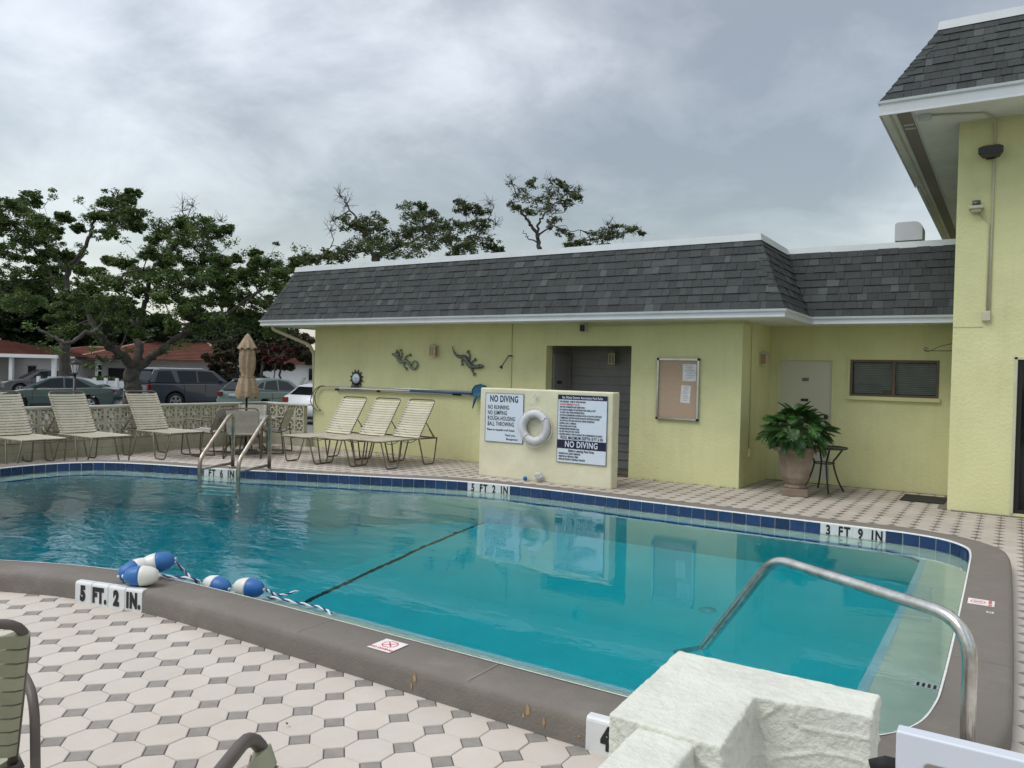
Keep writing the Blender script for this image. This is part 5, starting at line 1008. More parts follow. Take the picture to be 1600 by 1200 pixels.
# ---------------------------------------------------------------- near stucco wall and gate
nw = thing('stucco_pier', 'rough white painted stucco pier with a lower wall running off it', 'wall')
def rough_wall(P, z1, name, amp, vox=.008, seed=0):
    from mathutils import noise as N_
    m_ = MB(); m_.prism(P, ((0, 0, 0), (1, 0, 0), (0, 1, 0), (0, 0, 1)), -.02, z1); ob = m_.build(name, 'whitestucco', nw)
    md = ob.modifiers.new('r', 'REMESH'); md.mode = 'VOXEL'; md.voxel_size = vox; bpy.context.view_layer.update()
    me = bpy.data.meshes.new_from_object(ob.evaluated_get(bpy.context.evaluated_depsgraph_get())); ob.modifiers.clear(); old = ob.data; ob.data = me; bpy.data.meshes.remove(old)
    b = bmesh.new(); b.from_mesh(me); bmesh.ops.smooth_vert(b, verts=b.verts, factor=.5, use_axis_x=True, use_axis_y=True, use_axis_z=True); b.normal_update()
    for v in b.verts:
        p = v.co; side = 1 - abs(v.normal.z); q = Vector((p.x * 8, p.y * 8, p.z * 11)) + Vector((4 + seed, 7, 1)); rid = 1 - abs(N_.noise(q + Vector((N_.noise(q * .6), N_.noise(q * .7 + Vector((5, 5, 5))), 0)) * .8)) * 3.2
        lump = N_.noise(p * 5) * .5 + N_.noise(p * 20 + Vector((3, 1, 2))) * .32 + max(0, rid - .62) * 3.2 * (.12 + side) + N_.noise(p * 70) * .22 * (.35 + side) + N_.noise(p * 150) * .10
        v.co += v.normal * lump * amp
    for f in b.faces: f.smooth = True
    b.to_mesh(me); b.free(); return ob
rough_wall([(-1.062, 2.90), (-1.035, 2.225), (-.675, 2.215), (-.695, 2.635), (-.348, 2.70), (-.352, 2.90)], .508, 'pier_body', .0048, .007)
rough_wall([(-.94, 2.235), (-.755, 2.235), (-.70, .3), (-.885, .3)], .492, 'low_wall', .0032, .009, 3)
gt = thing('vinyl_gate', 'white vinyl gate top with a rounded opening at the lower right corner', 'gate')
gy0, gy1, gz1, gx0, gx1 = 2.395, 2.447, .602, -.247, .85
def gate_poly():
    o = [(gx0, .10), (gx1, .10), (gx1, gz1), (gx0, gz1)]; r = .018; hx0, hx1, hz0, hz1 = gx0 + .068, gx1 - .068, .17, gz1 - .072; h = []
    for (cx, cz, a0) in ((hx1 - r, hz1 - r, 0), (hx0 + r, hz1 - r, 90), (hx0 + r, hz0 + r, 180), (hx1 - r, hz0 + r, 270)): h += [(cx + r * math.cos(R(a0 + k * 22.5)), cz + r * math.sin(R(a0 + k * 22.5))) for k in range(5)]
    return o, h
o_, h_ = gate_poly(); tri = tessellate_polygon([[Vector((x, z, 0)) for x, z in o_], [Vector((x, z, 0)) for x, z in h_]]); allp = o_ + h_; N_ = len(allp); m_ = MB()
m_.add([(x, y, z) for y in (gy0, gy1) for x, z in allp], [tuple(t) for t in tri] + [tuple(i + N_ for i in reversed(t)) for t in tri] + [(i, (i + 1) % 4, N_ + (i + 1) % 4, N_ + i) for i in range(4)] + [(4 + i, 4 + (i + 1) % 20, N_ + 4 + (i + 1) % 20, N_ + 4 + i) for i in range(20)])
ob = m_.build('frame', 'vinyl', gt); b = bmesh.new(); b.from_mesh(ob.data); bmesh.ops.remove_doubles(b, verts=b.verts, dist=1e-5); bmesh.ops.dissolve_limit(b, angle_limit=.01, verts=b.verts, edges=b.edges); b.to_mesh(ob.data); b.free(); bevel(ob, .006, 3)
m_ = MB(); m_.tube([(-.31, 2.40, .485), (-.27, 2.405, .50), (-.235, 2.43, .49), (-.21, 2.43, .47)], [.016, .02, .02, .014], 10); m_.build('latch', 'rubber', gt)

# leaf litter blown against the foot of the yellow wall and a few leaves on the deck
lt = MB()
for k in range(420):
    if k < 330: x = rng.uniform(-10.6, -6.9); y = YF - .015 - abs(rng.normal()) * .045
    elif k < 395: x = rng.uniform(-4.9, -3.3); y = YF - .01 - abs(rng.normal()) * .03
    else: x = rng.uniform(-9, 0); y = rng.uniform(.8, 11)
    if in_poly(x, y, OUTER): continue
    a = rng.uniform(0, 6.28); l_ = rng.uniform(.008, .022); d = Vector((math.cos(a), math.sin(a), rng.uniform(-.2, .3))) * l_; q = Vector((-math.sin(a), math.cos(a), rng.uniform(-.3, .3))) * l_ * .45; c = Vector((x, y, .006 + rng.uniform(0, .01))); lt.add([c - d, c + q, c + d, c - q], [(0, 1, 2, 3)])
o = lt.build('leaf_litter', 'stain2', None, fix=False); o['kind'] = 'stuff'
# ================================================================ BACKGROUND: HOUSES
Rv = Vector((CR.x, CR.y, 0)).normalized(); Fv = Vector((CF.x, CF.y, 0)).normalized(); GZ0 = -.5
def L2(x, D, z): p = ad_(x, 600, D); return Vector((p.x, p.y, z))
def zat(y, x, D): return ad_(x, y, D).z
def quadroof(m_, a, b, c, d, rows):        # a-b eave, d-c ridge ; saw-tooth courses
    a, b, c, d = map(Vector, (a, b, c, d)); N_ = (b - a).cross(d - a).normalized(); N_ = N_ if N_.z > 0 else -N_
    for k in range(rows):
        t0, t1 = k / rows, (k + 1) / rows; p0, p1, q0, q1 = a.lerp(d, t0), b.lerp(c, t0), a.lerp(d, t1), b.lerp(c, t1); h = N_ * .09
        m_.add([p0 + h, p1 + h, q1, q0, p0, p1], [(0, 1, 2, 3), (4, 5, 1, 0)])
def hiproof(m_, c, ux, uy, hx, hy, z0, z1, rl, rows):
    ux = Vector(ux); uy = Vector(uy); P = [Vector((*(c + ux * i * hx + uy * j * hy).xy, z0)) for i, j in ((-1, -1), (1, -1), (1, 1), (-1, 1))]; r1 = Vector((*(c - ux * rl).xy, z1)); r2 = Vector((*(c + ux * rl).xy, z1))
    quadroof(m_, P[0], P[1], r2, r1, rows); quadroof(m_, P[1], P[2], r2 + Vector((.001, 0, 0)), r2, rows); quadroof(m_, P[2], P[3], r1, r2, rows); quadroof(m_, P[3], P[0], r1, r1 + Vector((.001, 0, 0)), rows); return P, r1, r2
def walls(m_, c, ux, uy, hx, hy, z0, z1, t=.0):
    m_.obox(Vector((*c.xy, (z0 + z1) / 2)), ux * hx, uy * hy, Vector((0, 0, (z1 - z0) / 2)))
def ridge(m_, a, b, r=.11): m_.tube([Vector(a) + Vector((0, 0, .06)), Vector(b) + Vector((0, 0, .06))], r, 6)
# house two: long white house with terracotta hips, garage side on the right
D2 = 62; h2 = thing('terracotta_roofed_house', 'white house with terracotta hip roof behind the tree and dark suv', 'house')
ze = zat(559, 170, D2)
cA = L2(172, D2 + 5, 0); m_ = MB(); walls(m_, cA, Rv, Fv, 4.9, 5, GZ0, ze + .05); m_.build('wall', 'housewall', h2)
m_ = MB(); zr = zat(543, 150, D2 + 4); P, r1, r2 = hiproof(m_, cA, Rv, Fv, 5.2, 5.4, ze, zr, 1.9, 12); m_.build('roof', 'rooftile', h2, fix=False)
m_ = MB(); ridge(m_, P[0], r1, .07); ridge(m_, r1, r2, .07); m_.build('ridge_tiles', 'ridge', h2)
cB = L2(305, D2 + 1.5, 0); ze2 = zat(563.5, 300, D2 - 5); m_ = MB(); walls(m_, cB + Fv * .4, Rv, Fv, 5.6, 4.2, GZ0, ze2 + .05); m_.build('garage_wing_wall', 'housewall', h2)
m_ = MB(); zr2 = zat(528.5, 260, D2 + 1); P, r1, r2 = hiproof(m_, cB - Rv * .9, Rv, Fv, 5.6, 5.8, ze2, zr2, 1.45, 16); m_.build('garage_wing_roof', 'rooftile', h2, fix=False)
m_ = MB(); ridge(m_, P[0], r1, .10); ridge(m_, P[1], r2, .10); ridge(m_, r1, r2, .10); m_.build('ridge_tiles', 'ridge', h2)
for k in range(4):
    m_ = MB(); c = cB - Fv * 3.82 + Rv * (-3.9 + k * 2.6); m_.obox(Vector((*c.xy, (GZ0 + ze2) / 2 - .35)), Rv * 1.15, Fv * .06, Vector((0, 0, (ze2 - GZ0) / 2 - .35))); m_.build('garage_opening_shade', 'black', h2)  # solid black slabs on the wall stand in for shade inside the garage
m_ = MB(); c = cB - Fv * 5.5; m_.obox(Vector((*c.xy, ze2 - .04)) - Rv * .9, Rv * 5.6, Fv * .05, Vector((0, 0, .09))); m_.build('fascia', 'ridge', h2)
m_ = MB(); c = L2(157.5, D2 - .06, (zat(570, 157, D2) + zat(588, 157, D2)) / 2); m_.obox(c, Rv * .20, Fv * .04, Vector((0, 0, .46))); w_ = m_.build('window', 'glass', h2); m_ = MB()
for dz in (-.48, 0, .48): m_.obox(c + Vector((0, 0, dz)) - Fv * .05, Rv * .24, Fv * .03, Vector((0, 0, .04)))
for s in (-1, 1): m_.obox(c + Rv * s * .23 - Fv * .05, Rv * .03, Fv * .03, Vector((0, 0, .46)))
m_.build('window_frame', 'white', w_)
# house one, far left, with a carport
D1 = 50; h1 = thing('carport_house', 'low house with terracotta roof and white carport at the far left', 'house')
zc1 = zat(556, 40, D1 - 4); m_ = MB(); c = L2(0, D1 + 5, 0); walls(m_, c, Rv, Fv, 4.0, 5, GZ0, zc1 - .1); m_.build('wall', 'housegrey', h1)
m_ = MB(); P, r1, r2 = hiproof(m_, L2(-70, D1 + 3, 0), Rv, Fv, 6.3, 7, zc1 + .08, zat(528, -60, D1), 3.0, 12); m_.build('roof', 'rooftile', h1, fix=False)
m_ = MB(); ridge(m_, P[1], r2, .06); m_.build('ridge_tiles', 'ridge', h1)
m_ = MB(); c = L2(8, D1 - 3.4, zc1); m_.obox(c, Rv * 3.1, Fv * .12, Vector((0, 0, .10))); m_.build('carport_fascia', 'white', h1); m_ = MB(); m_.obox(L2(8, D1 - 1, zc1), Rv * 3.1, Fv * 2.2, Vector((0, 0, .05))); m_.build('carport_ceiling', 'soffit', h1)
for x in (17.5, 84): m_ = MB(); m_.obox(L2(x, D1 - 3.2, (GZ0 + zc1) / 2), Rv * .10, Fv * .10, Vector((0, 0, (zc1 - GZ0) / 2))); m_.build('carport_post', 'white', h1)
m_ = MB(); c = L2(51, D1 - .15, zat(578, 51, D1)); m_.obox(c, Rv * .27, Fv * .05, Vector((0, 0, .27))); w_ = m_.build('window', 'glass', h1)
m_ = MB(); [m_.obox(c + v - Fv * .07, a, Fv * .03, b) for v, a, b in ((Vector((0, 0, .3)), Rv * .33, Vector((0, 0, .04))), (Vector((0, 0, -.3)), Rv * .33, Vector((0, 0, .04))), (Rv * .3, Rv * .04, Vector((0, 0, .27))), (-Rv * .3, Rv * .04, Vector((0, 0, .27))))]; m_.build('window_frame', 'white', w_)
m_ = MB(); m_.obox(L2(35, D1 - 2, -.15), Rv * .52, Fv * .25, Vector((0, 0, .32))); tag(bevel(m_.build('purple_planter_box', 'navy'), .03), 'dark low planter box standing under the carport', 'planter')
# house three, right
D3 = 55; h3 = thing('small_white_house', 'white house corner with terracotta roof behind the palm by the yellow wall', 'house')
m_ = MB(); ze3 = zat(570, 470, D3); walls(m_, L2(500, D3 + 4, 0), Rv, Fv, 3.4, 4, GZ0, ze3); m_.build('wall', 'housewall', h3); m_ = MB(); hiproof(m_, L2(510, D3 + 4, 0), Rv, Fv, 4.6, 4.6, ze3, zat(545, 480, D3), 2.2, 12); m_.build('roof', 'rooftile', h3, fix=False)
m_ = MB(); m_.obox(L2(488, D3 - .1, zat(585, 488, D3)), Rv * .25, Fv * .05, Vector((0, 0, .4))); m_.build('window', 'glass', h3)
# vinyl fence between sedan and tree
vf = thing('vinyl_fence', 'white vinyl panel fence between the green sedan and the oak trunk', 'fence'); Dv = 44
for k in range(9):
    x = 60 + k * 17.5; m_ = MB(); m_.obox(L2(x, Dv, .10), Rv * .07, Fv * .07, Vector((0, 0, .62))); m_.build('post', 'white', vf)
    if k < 8: m_ = MB(); m_.obox(L2(x + 8.75, Dv, .05), Rv * .30, Fv * .025, Vector((0, 0, .52))); m_.build('panel', 'vinyl', vf)
# lamp post
lp = thing('lamp_post', 'black lantern lamp post standing in front of the green sedan', 'street lamp', L2(116.5, 24, GZ0)); zt_l = zat(564, 117, 24) - GZ0
m_ = MB(); m_.lathe([(.10, 0), (.10, .2), (.055, .3), (.04, zt_l - .42)], n=10); m_.build('post', 'black', lp)
m_ = MB(); m_.lathe([(.05, zt_l - .42), (.09, zt_l - .40), (.07, zt_l - .36)], n=8); m_.lathe([(.15, zt_l - .10), (.16, zt_l - .08), (.03, zt_l + .0), (.015, zt_l + .04)], n=8)
for k in range(6): a = k * math.pi / 3; m_.tube([(.07 * math.cos(a), .07 * math.sin(a), zt_l - .37), (.135 * math.cos(a), .135 * math.sin(a), zt_l - .10)], .009, 4)
m_.build('lantern_frame', 'black', lp); m_ = MB(); m_.lathe([(.06, zt_l - .37), (.12, zt_l - .10)], n=6, smooth=False); m_.build('lantern_glass', 'paper', lp)

# ================================================================ CARS
def car(name, label, cat, pos, heading, L, Wd, lower, green, wins, wr, axles, paintm, ws=None, rs=None, lamps=None):
    t = thing(name, label, cat, (pos.x, pos.y, GZ0), math.atan2(heading.y, heading.x))
    X = lambda u: L / 2 - u
    def loft(poly, hw, name, material, e=.05):
        n_ = len(poly); P = [Vector((X(u), z)) for u, z in poly]; ar = sum(P[i - 1].x * P[i].y - P[i].x * P[i - 1].y for i in range(n_)); nr = []
        for i in range(n_): d = (P[(i + 1) % n_] - P[i - 1]); nr.append(Vector((d.y, -d.x)).normalized() * (1 if ar > 0 else -1))
        st_ = [(-1, e), (-.97, e * .45), (-.92, e * .12), (-.80, 0), (0, 0), (.80, 0), (.92, e * .12), (.97, e * .45), (1, e)]; m_ = MB(); vs = []
        for s, q in st_:
            for p, n2 in zip(P, nr): r_ = p - n2 * q; vs.append((r_.x, s * hw(r_.y), r_.y))
        tri = [tuple(t_) for t_ in tessellate_polygon([[Vector((p.x, p.y, 0)) for p in P]])]; K = len(st_)
        m_.add(vs, [(a * n_ + i, a * n_ + (i + 1) % n_, (a + 1) * n_ + (i + 1) % n_, (a + 1) * n_ + i) for a in range(K - 1) for i in range(n_)], smooth=True); m_.f += tri + [tuple((K - 1) * n_ + i for i in t_) for t_ in tri]; m_.sm += [False] * (2 * len(tri)); return m_.build(name, material, t)
    arch = lambda c, r: [(c + r * math.cos(a), wr + r * math.sin(a)) for a in np.linspace(-.35, math.pi + .35, 11)]
    low = list(lower); bottom = []
    for c in sorted(axles, reverse=True): bottom += arch(c, wr + .06)
    poly = low + bottom; loft(poly, lambda z: Wd / 2 - .03 * abs(z - .6), 'body', paintm)
    z0g, z1g = min(z for u, z in green), max(z for u, z in green); hwg = lambda z: Wd / 2 - .07 - .19 * (z - z0g) / (z1g - z0g)
    loft(green, hwg, 'cabin', paintm, .04)
    for wp in wins:
        for s in (-1, 1): m_ = MB(); n_ = len(wp); m_.add([(X(u), s * (hwg(z) + o2), z) for o2 in (-.02, .004) for u, z in wp], [tuple(range(n_, 2 * n_))] + [(i, (i + 1) % n_, n_ + (i + 1) % n_, n_ + i) for i in range(n_)]); m_.build('side_window', 'glass', t)
    for nm, seg in (('windscreen', ws), ('rear_window', rs)):
        if seg:
            (u0, z0), (u1, z1) = seg; n2 = Vector((-(z1 - z0), 0, -(u1 - u0) * -1)); d = Vector((X(u1) - X(u0), 0, z1 - z0)); n2 = Vector((d.z, 0, -d.x)).normalized(); n2 = n2 if n2.z > 0 else -n2; m_ = MB()
            m_.add([Vector((X(u), s * (hwg(z) - .09), z)) + n2 * o2 for o2 in (-.02, .006) for u, z, s in ((u0, z0, -1), (u0, z0, 1), (u1, z1, 1), (u1, z1, -1))], [(4, 5, 6, 7), (0, 1, 5, 4), (1, 2, 6, 5), (2, 3, 7, 6), (3, 0, 4, 7)]); m_.build(nm, 'glass', t)
    for c in axles:
        for s in (-1, 1):
            y1 = s * (Wd / 2 - .02); y0 = s * (Wd / 2 - .22); m_ = MB(); m_.tube([(X(c), y0, wr), (X(c), y0 + (y1 - y0) * .1, wr), (X(c), y0 + (y1 - y0) * .9, wr), (X(c), y1, wr)], [wr - .03, wr, wr, wr - .03], 24); wl = m_.build('wheel', 'tyre', t)
            m_ = MB(); m_.tube([(X(c), y1 - s * .03, wr), (X(c), y1 + s * .004, wr)], [wr * .66, wr * .64], 20); m_.build('rim_shadow', 'black', wl); m_ = MB()
            for k in range(5): a = k * math.pi * .4 + .3; e = Vector((math.cos(a), 0, math.sin(a))); q = Vector((-math.sin(a), 0, math.cos(a))); m_.obox(Vector((X(c), y1 + s * .008, wr)) + e * wr * .34, e * wr * .30, q * wr * .11, Vector((0, .006, 0)))
            m_.tube([(X(c) + wr * .62 * math.cos(a), y1 + s * .006, wr + wr * .62 * math.sin(a)) for a in np.linspace(0, 2 * math.pi, 21)], .018, 5); m_.build('rim', 'rim', wl)
    for nm, material, (u0, u1, y0, y1, z0, z1) in (lamps or []):
        for s in ((-1, 1) if y0 > 0 else (1,)): m_ = MB(); m_.box(min(X(u0), X(u1)), max(X(u0), X(u1)), min(s * y0, s * y1), max(s * y0, s * y1), z0, z1); bevel(m_.build(nm, material, t), .02)
    for s in (-1, 1):
        for u_ in (ws[0][0] + .32, (axles[0] + axles[1]) / 2 + .1, axles[1] - .42):
            m_ = MB(); m_.box(X(u_) - .007, X(u_) + .007, min(s * (Wd / 2 - .012), s * (Wd / 2 + .001)), max(s * (Wd / 2 - .012), s * (Wd / 2 + .001)), wr + .12, z0g - .04); m_.build('door_seam', 'black', t)
        m_ = MB(); m_.box(X(axles[1] - .45), X(axles[0] + .45), min(s * (Wd / 2 - .05), s * (Wd / 2 - .002)), max(s * (Wd / 2 - .05), s * (Wd / 2 - .002)), wr - .08, wr + .02); m_.build('sill_trim', 'black', t)
    m_ = MB(); [m_.obox((X(ws[0][0] + .35), s * (Wd / 2 + .02), ws[0][1] + .06), (.06, 0, 0), (0, .09, 0), (0, 0, .055)) for s in (-1, 1)]; bevel(m_.build('wing_mirror', paintm, t), .02)
    m_ = MB(); m_.box(-L / 2 + .25, L / 2 - .25, -Wd / 2 + .12, Wd / 2 - .12, .18, .5); m_.build('underbody', 'black', t)
    return t
sed_low = [(.05, .26), (0, .45), (.05, .62), (.35, .76), (1.15, .93), (2.4, .97), (3.75, 1.02), (4.4, 1.0), (4.52, .88), (4.53, .45), (4.40, .28)]
sed_green = [(1.02, .92), (1.92, 1.40), (2.3, 1.455), (2.9, 1.445), (3.3, 1.36), (4.02, 1.01)]
sed_w = [[(1.42, .985), (2.02, 1.34), (2.50, 1.385), (2.56, .99)], [(2.63, .99), (2.58, 1.385), (3.05, 1.345), (3.62, 1.03)]]
p = L2(96, 33.5, 0); car('parked_sedan', 'green four-door sedan parked sideways beyond the block wall', 'car', p, (-Rv * .97 - Fv * .24), 4.53, 1.72, sed_low, sed_green, sed_w, .31, (.88, 3.58), 'p_green', ((1.12, .965), (1.86, 1.36)), ((3.42, 1.30), (3.92, 1.05)),
    [('headlight', 'headlight', (.02, .42, .50, .80, .60, .74)), ('tail_light', 'taillight', (4.36, 4.52, .60, .84, .78, .96)), ('grille', 'black', (-.01, .06, -.42, .42, .52, .62)), ('door_handle', 'p_green', (2.35, 2.5, .84, .885, .84, .87))])
suv_low = [(.05, .32), (0, .6), (.05, 1.0), (.3, 1.12), (1.5, 1.2), (3.4, 1.22), (5.2, 1.22), (5.30, 1.05), (5.33, .72), (5.38, .62), (5.36, .36), (5.2, .32)]
suv_green = [(1.35, 1.19), (2.1, 1.80), (2.6, 1.87), (4.6, 1.87), (5.02, 1.83), (5.26, 1.24)]
suv_w = [[(1.75, 1.26), (2.25, 1.75), (2.95, 1.79), (2.95, 1.26)], [(3.03, 1.26), (3.03, 1.79), (3.95, 1.79), (3.85, 1.26)], [(4.05, 1.26), (4.22, 1.78), (4.80, 1.77), (5.03, 1.28)]]
h_ = (Rv * .62 + Fv * .785); p = L2(302, 37, 0); car('parked_suv', 'large dark blue-grey suv parked with its rear towards the pool', 'suv', p, h_, 5.38, 2.05, suv_low, suv_green, suv_w, .40, (1.0, 4.1), 'p_navy', ((1.45, 1.25), (2.05, 1.77)), ((5.06, 1.78), (5.24, 1.26)),
    [('tail_light', 'taillight', (5.20, 5.365, .86, 1.02, .84, 1.18)), ('licence_plate', 'paper', (5.34, 5.375, -.26, .26, .86, 1.02)), ('roof_spoiler', 'black', (4.95, 5.14, -.74, .74, 1.80, 1.85)), ('bumper', 'chrome', (5.3, 5.40, .5, .95, .52, .62)), ('roof_rail', 'chrome', (2.6, 4.7, .66, .70, 1.86, 1.91))])
hat_low = [(.05, .30), (0, .5), (.06, .78), (.35, .9), (1.2, 1.02), (3.0, 1.06), (4.15, 1.08), (4.30, 1.02), (4.33, .78), (4.40, .70), (4.38, .36), (4.25, .30)]
hat_green = [(1.08, 1.0), (1.85, 1.52), (2.4, 1.60), (3.3, 1.58), (3.75, 1.50), (4.22, 1.09)]
hat_w = [[(1.45, 1.07), (1.98, 1.44), (2.55, 1.52), (2.6, 1.09)], [(2.67, 1.09), (2.63, 1.52), (3.25, 1.47), (3.45, 1.14)], [(3.52, 1.16), (3.36, 1.44), (3.55, 1.40), (3.85, 1.22)]]
h_ = (Rv * .44 + Fv * .9); p = L2(424, 33.5, 0); sg = car('parked_hatchback', 'pale sage green hatchback behind the closed umbrella', 'car', p, h_, 4.4, 1.83, hat_low, hat_green, hat_w, .34, (.9, 3.5), 'p_sage', ((1.15, 1.05), (1.80, 1.48)), ((3.82, 1.45), (4.19, 1.12)),
    [('tail_light', 'taillight', (4.16, 4.37, .62, .88, .86, 1.02)), ('licence_plate', 'paper', (4.33, 4.36, -.24, .24, .84, .96)), ('roof_spoiler', 'p_sage', (3.62, 3.86, -.58, .58, 1.50, 1.54))])
p = L2(532, 30.5, 0); car('parked_compact', 'white compact car half hidden by the yellow wall', 'car', p, h_, 4.2, 1.75, hat_low, [(u, z * .94) for u, z in hat_green], [[(u, z * .94) for u, z in w] for w in hat_w], .32, (.85, 3.4), 'p_white', ((1.15, .99), (1.80, 1.39)), ((3.82, 1.36), (4.19, 1.05)),
    [('tail_light', 'taillight', (4.16, 4.37, .62, .85, .80, .98))])
p = L2(66, 48, 0); car('carport_car', 'grey car parked nose out under the white carport', 'car', p, (-Rv * .75 - Fv * .66), 4.4, 1.8, hat_low, hat_green, hat_w, .34, (.9, 3.5), 'p_grey', ((1.15, 1.05), (1.80, 1.48)), ((3.82, 1.45), (4.19, 1.12)), [('headlight', 'headlight', (.0, .3, .5, .82, .70, .84))])

# ================================================================ TREES
def leafcloud(centres, sig, n, size, name, material, parent, flat=.7, seed=0, kind=True):
    r0 = np.random.RandomState(seed); c = np.repeat(np.array(centres), n, axis=0); k = len(c); s = np.repeat(np.array(sig), n)[:, None]
    off = r0.normal(size=(k, 3)); off /= np.linalg.norm(off, axis=1)[:, None]; off *= (r0.rand(k, 1) ** .6) * s; off[:, 2] *= flat; p = c + off
    d = r0.normal(size=(k, 3)); d[:, 2] *= .6; d /= np.linalg.norm(d, axis=1)[:, None]; u = np.cross(d, r0.normal(size=(k, 3))); u /= np.linalg.norm(u, axis=1)[:, None]; L = size * r0.uniform(.6, 1.35, (k, 1)); Wd = L * r0.uniform(.32, .5, (k, 1))
    nn = np.cross(d, u)
    v = np.stack([p - d * L, p + u * Wd + nn * Wd * .35, p + d * L, p - u * Wd + nn * Wd * .35], 1).reshape(-1, 3)
    me = bpy.data.meshes.new(name); me.vertices.add(4 * k); me.vertices.foreach_set('co', v.ravel()); me.loops.add(4 * k); me.loops.foreach_set('vertex_index', np.arange(4 * k)); me.polygons.add(k); me.polygons.foreach_set('loop_start', np.arange(k) * 4); me.polygons.foreach_set('loop_total', np.full(k, 4))
    a = me.attributes.new('tone', 'FLOAT', 'POINT'); tn = np.repeat(np.repeat(r0.uniform(0, .55, len(centres)), n) + r0.uniform(0, .45, k), 4); a.data.foreach_set('value', tn); me.materials.append(M[material]); me.update(); me.validate()
    o = link(name, me, parent); o['kind'] = 'stuff'; return o
def tree(name, label, limbs, clusters, D, leaf='leaf', lsize=.085, n_leaf=26, dens=1.0, spread=2.2, seed=1, group=None, cat='tree', twig=.012, barkm='bark', extra=None, sprays=9, dead=(), infill=0):
    """limbs: list of (pixel polyline with depth offsets, r0, r1); clusters: (px, py, r_px[, ddepth])"""
    r0 = np.random.RandomState(seed); t = thing(name, label, cat, (0, 0, 0), 0, group); wood = MB(); nodes = []
    for pts, ra, rb in limbs:
        P = catmull([tuple(ad_(x, y, D + dd)) for x, y, dd in pts], False, 6); P = [p + Vector(r0.normal(size=3) * .03) for p in P]; k = len(P); rs = [(ra + (rb - ra) * (i / (k - 1)) ** .6) * .78 for i in range(k)]
        wood.tube(P, rs, 8); nodes += [(p, r) for p, r in zip(P, rs)][2:]
    cl = []
    for c in clusters:
        x, y, r = c[:3]; dd = c[3] if len(c) > 3 else r0.uniform(-spread, spread); cl.append((ad_(x, y, D + dd), r * D / F))
    root = nodes[0][0]; cl.sort(key=lambda q: (q[0] - root).length); cents = []; sg_ = []
    for c, r in cl:
        w = np.array([(n_[0] - c).length + (0.0 if n_[1] > .02 else .3) for n_ in nodes]); b, br = nodes[int(w.argmin())]; d = c - b; Ld = d.length; m1 = b.lerp(c, .35) + Vector(r0.normal(size=3)) * Ld * .13 + Vector((0, 0, .06 * Ld)); m2 = b.lerp(c, .7) + Vector(r0.normal(size=3)) * Ld * .12
        P = catmull([tuple(b), tuple(m1), tuple(m2), tuple(c)], False, 4); s0 = min(br * .7, .02 + .03 * Ld); rs = [s0 + (.012 - s0) * i / (len(P) - 1) for i in range(len(P))]; wood.tube(P, rs, 5); nodes += [(p, q) for p, q in zip(P, rs)][3:]
        an_ = (r0.uniform(.95, 1.5), r0.uniform(.45, .8)); sk_ = Vector((0, 0, r0.uniform(-.35, .35) * r))
        for k in range(int(sprays * 1.9)):
            o = Vector(r0.normal(size=3)); o.normalize(); o *= r * r0.rand() ** .4; o = Vector((o.x * an_[0], o.y * an_[0], o.z * an_[1])); o += sk_ * (o.x / max(r, .01)); e = c + o; a = P[-1 - r0.randint(5)]; md = a.lerp(e, .55) + Vector(r0.normal(size=3)) * .12 * (e - a).length; wood.tube([a, md, e, e + o * .25 + Vector(r0.normal(size=3)) * .1], [twig, twig * .75, twig * .5, twig * .25], 4, caps=False); cents.append(tuple(e)); sg_.append(min(.5, r * r0.uniform(.26, .5)))
            if r0.rand() < .5: f = e + Vector(r0.normal(size=3)) * r * .3; wood.tube([md, f], [twig * .5, twig * .25], 3, caps=False)
    if infill:
        for p_n, r_n in list(nodes):
            if r_n < .13 and r0.rand() < infill:
                q = p_n + Vector(r0.normal(size=3)) * .38; wood.tube([p_n, p_n.lerp(q, .5) + Vector(r0.normal(size=3)) * .05, q], [twig, twig * .6, twig * .3], 4, caps=False); cents.append(tuple(q)); sg_.append(r0.uniform(.18, .34))
    for (x, y, r, dd) in dead:
        c = ad_(x, y, D + dd); r *= D / F; b = min(nodes, key=lambda n_: (n_[0] - c).length)[0]; wood.tube([b, b.lerp(c, .5) + Vector(r0.normal(size=3)) * .1, c], [.025, .018, .012], 4)
        for k in range(14): e = c + Vector(r0.normal(size=3)).normalized() * r * r0.uniform(.5, 1.1) + Vector((0, 0, r * .3)); md = c.lerp(e, .5) + Vector(r0.normal(size=3)) * .08; wood.tube([c, md, e], [.011, .008, .004], 3, caps=False); wood.tube([md, md + Vector(r0.normal(size=3)) * r * .4], [.007, .003], 3, caps=False)
    wood.build('trunk', barkm, t, fix=False)
    leafcloud(cents, sg_, n_leaf, lsize, 'crown', leaf, t, seed=seed)
    return t
Z1 = lambda a, b, r, *k: (a * .3834, 280 + b * .3834, r * .3834, *k)
